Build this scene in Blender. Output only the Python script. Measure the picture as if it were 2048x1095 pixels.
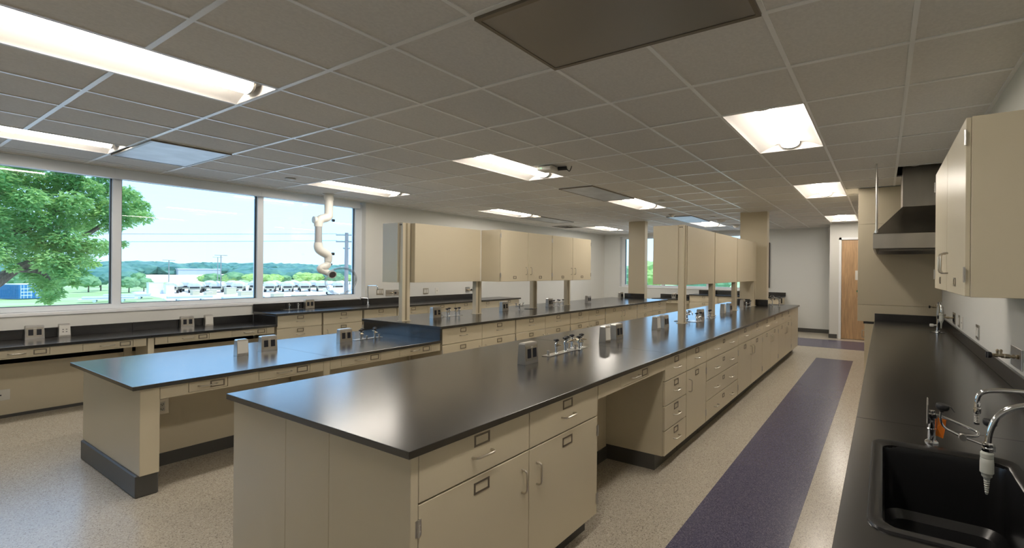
import bpy, bmesh, math, random
from mathutils import Vector, Matrix
random.seed(7)
PI = math.pi
C = bpy.context.scene.collection
SC = bpy.context.scene
for o in list(bpy.data.objects): bpy.data.objects.remove(o)

# ---------------------------------------------------------------- camera
H = 1.555
cam = bpy.data.cameras.new('camera'); camo = bpy.data.objects.new('camera', cam); C.objects.link(camo)
cam.sensor_width = 36; cam.sensor_fit = 'HORIZONTAL'
cam.lens = 894.663/2048*36
cam.shift_x = (1024-1277.178)/2048
cam.shift_y = -(547.5-542.082)/2048
cam.clip_start = 0.05; cam.clip_end = 4000
_yaw, _roll = .5004, .0094
F = Vector((-math.sin(_yaw), math.cos(_yaw), 0)); R = Vector((math.cos(_yaw), math.sin(_yaw), 0)); Zv = Vector((0, 0, 1))
c_, s_ = math.cos(_roll), math.sin(_roll)
rx = R*c_ + Zv*s_; up = R*-s_ + Zv*c_
M = Matrix.Identity(4)
for i in range(3):
    M[i][0] = rx[i]; M[i][1] = up[i]; M[i][2] = -F[i]
M[0][3], M[1][3], M[2][3] = 0, 0, H
camo.matrix_world = M
SC.camera = camo

# ---------------------------------------------------------------- world, sun, exposure
SC.view_settings.view_transform = 'Standard'; SC.view_settings.look = 'None'
SC.view_settings.gamma = 1; SC.view_settings.use_curve_mapping = False
SC.view_settings.exposure = 1.13
LAMP = 16.5
w = bpy.data.worlds.new('sky'); SC.world = w; w.use_nodes = True
nt = w.node_tree; nt.nodes.clear()
tc = nt.nodes.new('ShaderNodeTexCoord'); sep = nt.nodes.new('ShaderNodeSeparateXYZ'); ramp = nt.nodes.new('ShaderNodeValToRGB')
bgn = nt.nodes.new('ShaderNodeBackground'); wo = nt.nodes.new('ShaderNodeOutputWorld')
nt.links.new(tc.outputs['Generated'], sep.inputs[0]); nt.links.new(sep.outputs['Z'], ramp.inputs[0])
nt.links.new(ramp.outputs[0], bgn.inputs[0]); nt.links.new(bgn.outputs[0], wo.inputs[0])
r_ = ramp.color_ramp
r_.elements[0].position = 0.0; r_.elements[0].color = (.40, .47, .50, 1)
r_.elements[1].position = 1.0; r_.elements[1].color = (.16, .33, .66, 1)
for p, c in ((.002, (.36, .55, .74, 1)), (.12, (.32, .56, .86, 1)), (.35, (.30, .55, .93, 1))):
    e = r_.elements.new(p); e.color = c
bgn.inputs[1].default_value = 1.36
sun = bpy.data.lights.new('sun', 'SUN'); sun.energy = 2.0; sun.angle = .01; sun.color = (1, .95, .86)
suno = bpy.data.objects.new('sun', sun); C.objects.link(suno)
suno.rotation_euler = Vector((.45, .25, 1.15)).to_track_quat('Z', 'Y').to_euler()

# ---------------------------------------------------------------- materials
def mat(name, col, rough=.5, metal=0, spec=.5, coat=0, noise=None, bump=None, emis=None, aniso=None):
    m = bpy.data.materials.new(name); m.use_nodes = True
    n = m.node_tree; b = n.nodes['Principled BSDF']
    b.inputs['Base Color'].default_value = (*col, 1); b.inputs['Roughness'].default_value = rough
    b.inputs['Metallic'].default_value = metal; b.inputs['Specular IOR Level'].default_value = spec
    b.inputs['Coat Weight'].default_value = coat; b.inputs['Coat Roughness'].default_value = .12
    if noise or bump:
        t = n.nodes.new('ShaderNodeTexCoord')
    if noise:   # (scale, amount, detail, stretch)
        sc, am, det, st = noise
        mp = n.nodes.new('ShaderNodeMapping'); mp.inputs['Scale'].default_value = st
        nz = n.nodes.new('ShaderNodeTexNoise'); nz.inputs['Scale'].default_value = sc; nz.inputs['Detail'].default_value = det
        cr = n.nodes.new('ShaderNodeValToRGB')
        cr.color_ramp.elements[0].position = .3; cr.color_ramp.elements[1].position = .7
        cr.color_ramp.elements[0].color = (*[x*(1-am) for x in col], 1); cr.color_ramp.elements[1].color = (*[min(1, x*(1+am)) for x in col], 1)
        n.links.new(t.outputs['Object'], mp.inputs[0]); n.links.new(mp.outputs[0], nz.inputs['Vector'])
        n.links.new(nz.outputs['Fac'], cr.inputs[0]); n.links.new(cr.outputs[0], b.inputs['Base Color'])
    if bump:    # (scale, strength)
        nz = n.nodes.new('ShaderNodeTexNoise'); nz.inputs['Scale'].default_value = bump[0]; nz.inputs['Detail'].default_value = 4
        bm_ = n.nodes.new('ShaderNodeBump'); bm_.inputs['Strength'].default_value = bump[1]; bm_.inputs['Distance'].default_value = .002
        n.links.new(t.outputs['Object'], nz.inputs['Vector']); n.links.new(nz.outputs['Fac'], bm_.inputs['Height'])
        n.links.new(bm_.outputs[0], b.inputs['Normal'])
    if emis:
        b.inputs['Emission Color'].default_value = (*emis[0], 1); b.inputs['Emission Strength'].default_value = emis[1]
    return m
def glassmat(name, tint=(1, 1, 1), refl=1.0, ior=1.5, rough=0.0, haze=0):
    m = bpy.data.materials.new(name); m.use_nodes = True; n = m.node_tree; n.nodes.clear()
    o = n.nodes.new('ShaderNodeOutputMaterial'); t = n.nodes.new('ShaderNodeBsdfTransparent'); g = n.nodes.new('ShaderNodeBsdfGlossy')
    t.inputs[0].default_value = (*tint, 1); g.inputs['Roughness'].default_value = rough
    mx = n.nodes.new('ShaderNodeMixShader'); fr = n.nodes.new('ShaderNodeFresnel'); fr.inputs[0].default_value = ior
    ml = n.nodes.new('ShaderNodeMath'); ml.operation = 'MULTIPLY'; ml.inputs[1].default_value = refl
    n.links.new(fr.outputs[0], ml.inputs[0]); n.links.new(ml.outputs[0], mx.inputs[0])
    n.links.new(t.outputs[0], mx.inputs[1]); n.links.new(g.outputs[0], mx.inputs[2])
    last = mx
    if haze:
        d = n.nodes.new('ShaderNodeBsdfDiffuse'); d.inputs[0].default_value = (.8, .85, .88, 1)
        m2 = n.nodes.new('ShaderNodeMixShader'); m2.inputs[0].default_value = haze
        n.links.new(mx.outputs[0], m2.inputs[1]); n.links.new(d.outputs[0], m2.inputs[2]); last = m2
    n.links.new(last.outputs[0], o.inputs[0])
    return m
def speckle(name, base, dark, light, rough, big=None):
    m = mat(name, base, rough); n = m.node_tree; b = n.nodes['Principled BSDF']
    t = n.nodes.new('ShaderNodeTexCoord')
    v = n.nodes.new('ShaderNodeTexVoronoi'); v.inputs['Scale'].default_value = 210
    wn = n.nodes.new('ShaderNodeTexWhiteNoise'); cr = n.nodes.new('ShaderNodeValToRGB')
    cr.color_ramp.interpolation = 'CONSTANT'
    cr.color_ramp.elements[0].color = (*dark, 1); cr.color_ramp.elements[0].position = 0
    cr.color_ramp.elements[1].color = (*base, 1); cr.color_ramp.elements[1].position = .09
    e = cr.color_ramp.elements.new(.80); e.color = (*light, 1)
    e = cr.color_ramp.elements.new(.55); e.color = (*[x*.92 for x in base], 1)
    n.links.new(t.outputs['Object'], v.inputs['Vector']); n.links.new(v.outputs['Color'], wn.inputs[0])
    n.links.new(wn.outputs['Value'], cr.inputs[0])
    nz = n.nodes.new('ShaderNodeTexNoise'); nz.inputs['Scale'].default_value = 1.3; nz.inputs['Detail'].default_value = 3
    mr = n.nodes.new('ShaderNodeMapRange'); mr.inputs[3].default_value = .95; mr.inputs[4].default_value = 1.04
    mx = n.nodes.new('ShaderNodeMixRGB'); mx.blend_type = 'MULTIPLY'; mx.inputs[0].default_value = 1
    n.links.new(t.outputs['Object'], nz.inputs['Vector']); n.links.new(nz.outputs['Fac'], mr.inputs[0])
    n.links.new(cr.outputs[0], mx.inputs[1]); n.links.new(mr.outputs[0], mx.inputs[2]); n.links.new(mx.outputs[0], b.inputs['Base Color'])
    return m
CREAM = mat('cream_enamel', (.63, .56, .415), .30, spec=.5, bump=(350, .06))
CREAMD = mat('cream_enamel_seam', (.30, .25, .16), .6)
EPOXY = mat('black_epoxy_resin', (.013, .012, .012), .21, spec=1, noise=(3, .35, 5, (1, 4, 1)))
SINKB = mat('black_sink', (.012, .012, .013), .28)
STEEL = mat('brushed_steel', (.62, .60, .57), .30, 1, bump=(200, .05))
HOODS = mat('hood_stainless', (.42, .40, .36), .33, 1, noise=(5, .08, 3, (1, 1, .3)))
CHROME = mat('chrome', (.80, .81, .83), .08, 1)
NICKEL = mat('satin_nickel', (.58, .54, .47), .30, 1)
DARKST = mat('dark_label_frame', (.22, .19, .15), .4, .8)
BRASS = mat('service_brass', (.55, .47, .34), .28, 1)
BLACKP = mat('black_plastic', (.015, .015, .017), .45)
RECEPT = mat('black_receptacle', (.012, .013, .02), .35)
WHITEP = mat('white_plastic', (.72, .70, .64), .4)
TRANSL = mat('translucent_nozzle', (.50, .51, .46), .35)
ORANGE = mat('orange_tag', (.85, .23, .02), .6)
WALL = mat('wall_paint', (.70, .695, .655), .65, spec=.3, bump=(250, .04))
WALLG = mat('wall_paint_grey', (.70, .715, .70), .65, spec=.3)
SILLM = mat('sill_white', (.85, .86, .87), .35)
ALU = mat('window_aluminium', (.78, .82, .86), .38, .1)
ALUD = mat('window_gasket', (.05, .07, .09), .5)
TILE = mat('ceiling_tile', (.74, .72, .68), .9, spec=.1, noise=(60, .05, 6, (1, 1, 1)), bump=(400, .15))
TEE = mat('ceiling_tee', (.88, .88, .86), .3, spec=.6)
TROFF = mat('troffer_white', (.58, .56, .53), .35)
DIFF = mat('lamp_diffuser', (.9, .9, .9), .4, emis=((1.0, .915, .81), LAMP))
RUBBER = mat('cove_base_rubber', (.075, .073, .068), .45)
FLOORM = speckle('vinyl_tile', (.50, .45, .37), (.26, .23, .19), (.60, .56, .48), .24)
NAVY = speckle('navy_vinyl_tile', (.088, .083, .15), (.04, .04, .075), (.15, .145, .22), .27)
OAK = mat('oak_veneer', (.47, .30, .16), .4, noise=(6, .22, 6, (9, 9, .6)))
GLASS = glassmat('window_glass', (.97, 1, 1), 1.0)
ACRYL = glassmat('clear_acrylic', (.96, .98, .99), .6, 1.45, .02, haze=.06)
DUCTW = mat('white_duct_plastic', (.86, .85, .80), .4)
DUCTG = mat('grey_duct_tube', (.55, .56, .58), .35, .4)
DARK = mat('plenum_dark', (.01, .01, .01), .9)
CABLE = mat('blue_cable', (.03, .08, .25), .5)
# perforated metal
def perfmat():
    m = mat('perforated_panel', (.10, .095, .085), .35, .6); n = m.node_tree; b = n.nodes['Principled BSDF']
    t = n.nodes.new('ShaderNodeTexCoord'); v = n.nodes.new('ShaderNodeTexVoronoi'); v.inputs['Scale'].default_value = 110; v.inputs['Randomness'].default_value = 0
    cr = n.nodes.new('ShaderNodeValToRGB'); cr.color_ramp.elements[0].position = .25; cr.color_ramp.elements[1].position = .33
    cr.color_ramp.elements[0].color = (.006, .006, .006, 1); cr.color_ramp.elements[1].color = (.30, .28, .25, 1)
    n.links.new(t.outputs['Object'], v.inputs['Vector']); n.links.new(v.outputs['Distance'], cr.inputs[0]); n.links.new(cr.outputs[0], b.inputs['Base Color'])
    return m
PERF = perfmat()
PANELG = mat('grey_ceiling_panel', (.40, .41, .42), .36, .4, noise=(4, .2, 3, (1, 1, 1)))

# ---------------------------------------------------------------- mesh helpers
class B:
    def __init__(s): s.b = bmesh.new()
    def box(s, x0, x1, y0, y1, z0, z1, bev=0):
        t = bmesh.new(); bmesh.ops.create_cube(t, size=1)
        for v in t.verts: v.co = Vector((x0+(v.co.x+.5)*(x1-x0), y0+(v.co.y+.5)*(y1-y0), z0+(v.co.z+.5)*(z1-z0)))
        if bev: bmesh.ops.bevel(t, geom=t.edges[:]+t.verts[:], offset=bev, segments=1, affect='EDGES')
        return s._add(t)
    def _add(s, t, M_=None):
        if M_: bmesh.ops.transform(t, matrix=M_, verts=t.verts)
        me = bpy.data.meshes.new('t'); t.to_mesh(me); t.free(); s.b.from_mesh(me); bpy.data.meshes.remove(me); return s
    def cyl(s, p, q, r, r2=None, n=16):
        p, q = Vector(p), Vector(q); d = q-p
        t = bmesh.new(); bmesh.ops.create_cone(t, cap_ends=True, segments=n, radius1=r, radius2=r if r2 is None else r2, depth=d.length)
        return s._add(t, Matrix.Translation((p+q)/2) @ d.to_track_quat('Z', 'Y').to_matrix().to_4x4())
    def ball(s, c, r, sub=2, sc=(1, 1, 1)):
        t = bmesh.new(); bmesh.ops.create_icosphere(t, subdivisions=sub, radius=r)
        return s._add(t, Matrix.Translation(c) @ Matrix.Diagonal((*sc, 1)))
    def tube(s, pts, r, n=10, smooth=0):
        pts = [Vector(p) for p in pts]
        rr = r if isinstance(r, (list, tuple)) else [r]*len(pts)
        if smooth:
            np_, nr = [], []
            for i in range(len(pts)-1):
                p0 = pts[max(i-1, 0)]; p1 = pts[i]; p2 = pts[i+1]; p3 = pts[min(i+2, len(pts)-1)]
                for k in range(smooth):
                    u = k/smooth
                    np_.append(.5*((2*p1)+(p2-p0)*u+(2*p0-5*p1+4*p2-p3)*u*u+(3*p1-p0-3*p2+p3)*u**3)); nr.append(rr[i]*(1-u)+rr[i+1]*u)
            np_.append(pts[-1]); nr.append(rr[-1]); pts, rr = np_, nr
        rings = []; prev = None
        for i, p in enumerate(pts):
            d = (pts[min(i+1, len(pts)-1)]-pts[max(i-1, 0)]).normalized()
            if prev is None: a = d.orthogonal().normalized()
            else:
                a = prev-d*prev.dot(d)
                a = a.normalized() if a.length > 1e-6 else d.orthogonal().normalized()
            prev = a; b2 = d.cross(a)
            rings.append([s.b.verts.new(p+(a*math.cos(2*PI*k/n)+b2*math.sin(2*PI*k/n))*rr[i]) for k in range(n)])
        for i in range(len(rings)-1):
            for k in range(n):
                s.b.faces.new((rings[i][k], rings[i][(k+1) % n], rings[i+1][(k+1) % n], rings[i+1][k]))
        s.b.faces.new(rings[0][::-1]); s.b.faces.new(rings[-1]); return s
    def lathe(s, prof, c=(0, 0, 0), n=20, M_=None):
        t = bmesh.new(); rings = []
        for r, z in prof: rings.append([t.verts.new((max(r, 1e-4)*math.cos(2*PI*k/n), max(r, 1e-4)*math.sin(2*PI*k/n), z)) for k in range(n)])
        for i in range(len(rings)-1):
            for k in range(n): t.faces.new((rings[i][k], rings[i][(k+1) % n], rings[i+1][(k+1) % n], rings[i+1][k]))
        t.faces.new(rings[0][::-1]); t.faces.new(rings[-1])
        return s._add(t, Matrix.Translation(c) @ (M_ or Matrix.Identity(4)))
    def loft(s, loops, cap0=True, cap1=True):
        rs = [[s.b.verts.new(p) for p in l] for l in loops]; n = len(rs[0])
        for i in range(len(rs)-1):
            for k in range(n): s.b.faces.new((rs[i][k], rs[i][(k+1) % n], rs[i+1][(k+1) % n], rs[i+1][k]))
        if cap0: s.b.faces.new(rs[0][::-1])
        if cap1: s.b.faces.new(rs[-1])
        return s
    def ext(s, poly, axis, a, b_):   # prism of a 2d polygon along an axis; poly given in the other two axes in order
        def P(u, v, t): return {'x': (t, u, v), 'y': (u, t, v), 'z': (u, v, t)}[axis]
        return s.loft([[P(u, v, a) for u, v in poly], [P(u, v, b_) for u, v in poly]])
LOC = {}
def obj(name, b, m, parent=None, smooth=False, shift=True):
    bm_ = b.b if isinstance(b, B) else b
    base = LOC.get(parent.name) if parent else None
    if base and shift: bmesh.ops.translate(bm_, verts=bm_.verts, vec=-Vector(base))
    bmesh.ops.recalc_face_normals(bm_, faces=bm_.faces)
    me = bpy.data.meshes.new(name); bm_.to_mesh(me); bm_.free()
    for mm in (m if isinstance(m, (list, tuple)) else [m]): me.materials.append(mm)
    if smooth:
        for p in me.polygons: p.use_smooth = True
        try: me.set_sharp_from_angle(angle=.6)
        except Exception: pass
    o = bpy.data.objects.new(name, me); C.objects.link(o)
    if parent: o.parent = parent; LOC[o.name] = base or (0, 0, 0)
    return o
def thing(name, label, cat, loc=(0, 0, 0), group=None, rotz=0):
    o = bpy.data.objects.new(name, None); C.objects.link(o); o.empty_display_size = .1
    o.location = loc; o['label'] = label; o['category'] = cat
    if group: o['group'] = group
    if rotz: o.rotation_euler = (0, 0, rotz)
    LOC[o.name] = tuple(loc) if not rotz else (0, 0, 0)
    return o
def lthing(name, label, cat, loc, rotz=0, group=None):   # thing whose parts are given in local coordinates
    o = thing(name, label, cat, loc, group, rotz); LOC[o.name] = (0, 0, 0); return o
def tag(o, label, cat, group=None, kind=None):
    o['label'] = label; o['category'] = cat
    if group: o['group'] = group
    if kind: o['kind'] = kind
    return o
def struct(name, b, m, label=None, smooth=False):
    o = obj(name, b, m, smooth=smooth); o['kind'] = 'structure'; LOC[o.name] = (0, 0, 0)
    if label: o['label'] = label
    return o
def child(name, mesh, parent, loc=(0, 0, 0), rot=None):  # shares mesh data
    o = bpy.data.objects.new(name, mesh); C.objects.link(o); o.parent = parent; o.location = loc
    if rot: o.rotation_euler = rot
    LOC[o.name] = (0, 0, 0)
    return o
def mesh_of(name, b, m, smooth=False):
    o = obj(name, b, m, smooth=smooth); me = o.data; bpy.data.objects.remove(o); return me
def copy_tree(o, parent=None):
    c = o.copy(); C.objects.link(c)
    if parent: c.parent = parent
    for ch in list(o.children): copy_tree(ch, c)
    return c
def rrect(x0, x1, y0, y1, r, z, n=5):
    pts = []
    for cx, cy, a0 in ((x1-r, y1-r, 0), (x0+r, y1-r, PI/2), (x0+r, y0+r, PI), (x1-r, y0+r, 3*PI/2)):
        for k in range(n+1):
            a = a0+k*PI/2/n; pts.append((cx+r*math.cos(a), cy+r*math.sin(a), z))
    return pts
def slab_hole(outer, holes, z0, z1):
    b = B(); bm_ = b.b; es = []
    for lp in [outer]+holes:
        vs = [bm_.verts.new((p[0], p[1], z0)) for p in lp]
        for i in range(len(vs)): es.append(bm_.edges.new((vs[i], vs[(i+1) % len(vs)])))
    bmesh.ops.triangle_fill(bm_, edges=es, use_beauty=True, use_dissolve=False)
    r = bmesh.ops.extrude_face_region(bm_, geom=bm_.faces[:])
    bmesh.ops.translate(bm_, verts=[v for v in r['geom'] if isinstance(v, bmesh.types.BMVert)], vec=(0, 0, z1-z0))
    return b

# ================================================================= ROOM
WX, RX, BY, NY, CZ = -8.10, .67, 12.45, -2.6, 2.74
OX, OY, P = -.488, .850, .6096
DW = 11.63   # wall with the door
fl = struct('floor', B().box(WX-.4, RX+.4, NY-.3, BY+.4, -.25, 0), FLOORM, 'beige speckled vinyl floor')
s1 = obj('floor_strip', B().box(-1.065, -.455, -1.2, 8.785, -.002, .0015), NAVY, fl)
s2 = obj('floor_strip', B().box(-3.6, RX, 10.06, 11.28, -.002, .0015), NAVY, fl)
# left wall with the window opening
WY0, WY1, WZ0, WZ1 = -1.6, 4.66, 1.03, 2.735
b = B(); b.box(WX-.32, WX, NY, WY0, 0, 3.1); b.box(WX-.32, WX, WY1, BY+.3, 0, 3.1)
b.box(WX-.32, WX, WY0, WY1, 0, WZ0); b.box(WX-.32, WX, WY0, WY1, WZ1, 3.1)
struct('wall_left', b, WALL, 'light grey painted wall with the big window')
# back wall with the far window opening
BX0, BX1 = -7.50, -3.0
b = B(); b.box(WX, BX0, BY, BY+.3, 0, 3.1); b.box(BX1, -1.13, BY, BY+.3, 0, 3.1)
b.box(BX0, BX1, BY, BY+.3, 0, 1.04); b.box(BX0, BX1, BY, BY+.3, 2.66, 3.1)
struct('wall_back', b, WALLG, 'grey painted far wall')
struct('wall_right', B().box(RX, RX+.3, NY, BY+.3, 0, 3.1), WALL, 'grey painted wall behind the sink counter')
b = B(); b.box(-1.13, -.90, DW, BY+.3, 0, 3.1); b.box(.03, RX, DW, BY+.3, 0, 3.1); b.box(-.90, .03, DW, BY+.3, 2.37, 3.1); b.box(-.90, .03, DW+.15, BY+.3, 0, 2.37)
struct('wall_door', b, WALL, 'pale wall around the wooden door')
struct('wall_front', B().box(WX-.3, RX+.3, NY-.3, NY, 0, 3.1), WALL, 'wall behind the viewer')
# ceiling
b = B(); b.box(WX-.4, RX+.4, NY-.4, BY+.4, 3.05, 3.3);
_e = [WX-.05]
for _i in (-11, -6, -1): _e += [OX+P*_i, OX+P*(_i+1)]
_e.append(RX+.05)
for _k in range(len(_e)-1):
    if _k % 2 == 0: b.box(_e[_k], _e[_k+1], NY, .2390, CZ+.006, CZ+.05)
    else:
        b.box(_e[_k], _e[_k+1], NY, .2390, CZ+.006, CZ+.05)
ceil = struct('ceiling', b, TILE, 'suspended ceiling of grey tiles in a white grid')
xs = [WX]+[OX+P*i for i in range(-12, 2)]+[RX]
ys = [OY+P*j for j in range(-1, 20)]
def colof(i): return i+13      # X cell index by grid line number (cell from line i to i+1)
holes = {}
LIGHTS = [(-1, -1), (-6, -1), (-11, -1), (-1, 4), (-6, 4), (-11, 4), (-1, 9), (-6, 9), (-11, 9), (-1, 15), (-6, 15), (-11, 15)]
for i, j in LIGHTS:
    for k in (0, 1): holes[(i, j+k)] = 1
for i in (-2, -1): holes[(i, 1)] = 1
for i in (-11, -10): holes[(i, 1)] = 1
for j in (7, 8): holes[(-6, j)] = 1
for j in (11, 12): holes[(-11, j)] = 1
for j in (13, 14): holes[(-6, j)] = 1
holes[(-12, 14)] = 1; holes[(1, 8)] = 1
tiles = {}
for ci in range(15):
    i = ci-13
    for j in range(-1, 19):
        if (i, j) in holes: continue
        x0, x1 = xs[ci], xs[ci+1]; y0, y1 = OY+P*j, OY+P*(j+1)
        if x0 > -1.2 and y0 > DW: continue
        if x0 > -1.2: y1 = min(y1, DW)
        key = (round(x1-x0, 3), round(y1-y0, 3))
        if key not in tiles: tiles[key] = mesh_of('ceiling_tile', B().box(0, key[0], 0, key[1], .006, .022), TILE)
        child('ceiling_tile', tiles[key], ceil, (x0, y0, CZ))
TW = .012
for i in range(-12, 2):
    b = B(); x = OX+P*i; y0 = .24; run = []
    for j in range(-1, 19):
        inside = (i, j) in holes and (i-1, j) in holes
        if inside: continue
        b.box(x-TW, x+TW, OY+P*j, OY+P*(j+1), CZ, CZ+.0055)
    obj('main_tee', b, TEE, ceil)
for j in range(-1, 20):
    b = B(); y = OY+P*j
    for ci in range(15):
        i = ci-13
        if (i, j) in holes and (i, j-1) in holes: continue
        if xs[ci] > -1.2 and y > DW: continue
        b.box(xs[ci]+TW, xs[ci+1]-TW, y-TW, y+TW, CZ, CZ+.0055)
    obj('cross_tee', b, TEE, ceil)
# black sheet standing in for the plenum's darkness above the open cell
obj('plenum_shade', B().box(.10, RX, 5.70, 6.36, 2.98, 3.0), DARK, ceil)
b = B(); b.box(WX, WX+.02, .24, BY, CZ-.004, CZ+.02); b.box(RX-.02, RX, .24, DW, CZ-.004, CZ+.02); b.box(WX, -1.13, BY-.02, BY, CZ-.004, CZ+.02)
obj('wall_angle', b, TEE, ceil)
# baseboards
struct('baseboard_back', B().box(-2.25, -1.13, BY-.012, BY, 0, .10), RUBBER)
struct('baseboard_alcove', B().box(-1.142, -1.13, DW, BY-.012, 0, .10), RUBBER)
struct('baseboard_door_wall', B().box(-1.13, -.955, DW-.012, DW, 0, .10), RUBBER)
struct('baseboard_left', B().box(WX, WX+.012, 7.9, BY, 0, .10), RUBBER)

# windows -------------------------------------------------------------
GX = -8.27
def window(name, y0, y1, z0, z1, muls, label, xin=WX):
    wd = struct(name, B().box(GX-.07, GX+.05, y0, y1, z0, z0+.055), ALU, label)
    b = B(); b.box(GX-.07, GX+.05, y0, y1, z1-.07, z1); obj('window_head', b, ALU, wd)
    for y in (y0, y1-.11): obj('window_jamb', B().box(GX-.07, GX+.05, y, y+.11, z0+.055, z1-.07), ALU, wd)
    es = [y0+.11]
    for y in muls:
        obj('mullion', B().box(GX-.07, GX+.055, y-.037, y+.037, z0+.055, z1-.07), ALU, wd); es += [y-.037, y+.037]
    es.append(y1-.11)
    for k in range(0, len(es), 2):
        a, c = es[k], es[k+1]
        obj('window_pane', B().box(GX-.006, GX, a, c, z0+.055, z1-.07), GLASS, wd)
        g = B()
        for yy in (a, c-.012): g.box(GX-.02, GX+.012, yy, yy+.012, z0+.055, z1-.07)
        g.box(GX-.02, GX+.012, a, c, z0+.055, z0+.062); g.box(GX-.02, GX+.012, a, c, z1-.078, z1-.07)
        obj('gasket', g, ALUD, wd)
    return wd
w1 = window('window_1', WY0, WY1, 1.045, 2.70, [-1.16+0.02, .28, 1.735, 3.17], 'wide aluminium window over the left counter')
obj('window_shade_box', B().box(WX-.10, WX-.015, WY0, WY1-.09, 2.615, 2.735, .004), ALU, w1)
obj('shade_bracket', B().box(WX-.105, WX-.010, 1.70, 1.76, 2.62, 2.733), ALU, w1)
obj('shade_bracket', B().box(WX-.105, WX-.010, 3.14, 3.20, 2.62, 2.733), ALU, w1)
obj('window_sill', B().box(WX-.33, WX+.012, WY0, WY1, WZ0-.022, WZ0+.012, .003), SILLM, w1)
# far window (faces -Y)
w2 = struct('window_2', B().box(BX0+.12, BX1, BY+.12, BY+.22, 1.06, 1.12), ALU, 'aluminium window in the far wall')
obj('window_head', B().box(BX0, BX1, BY+.12, BY+.22, 2.59, 2.66), ALU, w2)
obj('window_jamb', B().box(BX0, BX0+.12, BY+.12, BY+.22, 1.06, 2.59), ALU, w2)
obj('window_jamb', B().box(BX1-.1, BX1, BY+.12, BY+.22, 1.12, 2.59), ALU, w2)
ex = [BX0+.12]
for x in (-6.02, -4.55):
    obj('mullion', B().box(x-.037, x+.037, BY+.12, BY+.22, 1.12, 2.59), ALU, w2); ex += [x-.037, x+.037]
ex.append(BX1-.1)
for k in range(0, len(ex), 2):
    obj('window_pane', B().box(ex[k], ex[k+1], BY+.17, BY+.176, 1.12, 2.59), GLASS, w2)
    obj('gasket', B().box(ex[k], ex[k]+.012, BY+.15, BY+.19, 1.12, 2.59), ALUD, w2)
obj('window_sill', B().box(BX0-.03, BX1, BY-.015, BY+.3, 1.035, 1.06, .003), SILLM, w2)
# door ----------------------------------------------------------------
d1 = struct('door_1', B().box(-.868, -.002, DW+.01, DW+.055, .008, 2.338, .002), OAK, 'light oak veneer door in a white frame')
b = B(); b.box(-.925, -.872, DW-.015, DW+.13, 0, 2.40); b.box(.002, .055, DW-.015, DW+.13, 0, 2.40); b.box(-.925, .055, DW-.015, DW+.13, 2.345, 2.40)
obj('door_frame', b, SILLM, d1)
for z in (.35, 1.05, 1.45, 2.15): obj('door_hinge', B().cyl((-.872, DW-.006, z-.05), (-.872, DW-.006, z+.05), .009), STEEL, d1)
obj('door_lever', B().tube([(-.52, DW+.01, .98), (-.52, DW-.05, .98), (-.40, DW-.055, .98)], .01), STEEL, d1)
obj('door_lock', B().cyl((-.52, DW+.01, 1.14), (-.52, DW-.03, 1.14), .025), mat('green_key_tag', (.02, .16, .07), .5), d1)
tag(obj('notice_card', B().box(-.575, -.49, DW+.004, DW+.0095, 1.40, 1.62), WHITEP), 'small white card fixed to the oak door', 'sign')
# service chases (columns) -------------------------------------------------
b = B().box(-5.40, -4.955, 9.36, 9.50, 0, CZ+.006, .004)
c1 = struct('column', b, CREAM, 'cream service column at the far end of the middle bench'); c1['kind'] = 'structure'
b = B().box(-2.52, -1.985, 8.83, 9.00, .915, CZ+.006, .004)
c2 = struct('column', b, CREAM, 'cream service column rising through the end of the nearest bench')
# board on the far wall
t = thing('wall_board', 'dark framed board on far grey wall beside the column', 'board', (-3.0, BY, 1.7))
obj('board_panel', B().box(-3.00+.0, -2.76, BY-.03, BY-.001, 1.16, 2.34), mat('board_face', (.05, .05, .055), .3), t)
obj('board_frame', B().box(-2.76, -2.72, BY-.05, BY-.001, 1.14, 2.37), BLACKP, t)

# ceiling lights --------------------------------------------------------
def troffer():
    t = lthing('ceiling_light', '', 'light', (0, 0, 0))
    W2, L = .292, 1.195
    b = B(); y0, y1 = .012, 1.207
    prof = [(-W2, 0)]
    for k in range(9):
        u = k/8; prof.append((-W2+.004+(W2-.10)*u, .004+.062*math.sin(u*PI/2)))
    for s in (1, -1):
        pl = [(x*s, z) for x, z in prof]; q = [(x, z+.004) for x, z in pl][::-1]
        b.ext(pl+q, 'y', y0, y1)
    b.box(-.10, .10, y0, y1, .066, .07)
    obj('reflector', b, TROFF, t, True)
    for y in (y0, y1-.002): obj('end_plate', B().box(-W2, W2, y, y+.002, 0.001, .075), TROFF, t)
    b = B(); b.box(-.302, -.292, y0-.010, y1+.010, -.0005, .012); b.box(.292, .302, y0-.01, y1+.01, -.0005, .012); b.box(-.292, .292, y0-.010, y0, -.0005, .012); b.box(-.292, .292, y1, y1+.01, -.0005, .012)
    obj('trim_frame', b, TROFF, t)
    b = B(); pl = []
    for k in range(13):
        a = PI*k/12; pl.append((-.082*math.cos(a), .052-.040*math.sin(a)))
    b.ext(pl+[(.082, .064), (-.082, .064)], 'y', y0+.045, y1-.045)
    obj('lamp_diffuser', b, DIFF, t, True)
    for y in (y0+.03, y1-.045): obj('diffuser_cap', B().ext([(x*1.06, z-.003) for x, z in pl]+[(.087, .066), (-.087, .066)], 'y', y, y+.014), WHITEP, t, True)
    b = B(); b.box(-.31, .31, 0, 1.219, .076, .10); obj('housing_back', b, TROFF, t)
    return t
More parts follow.
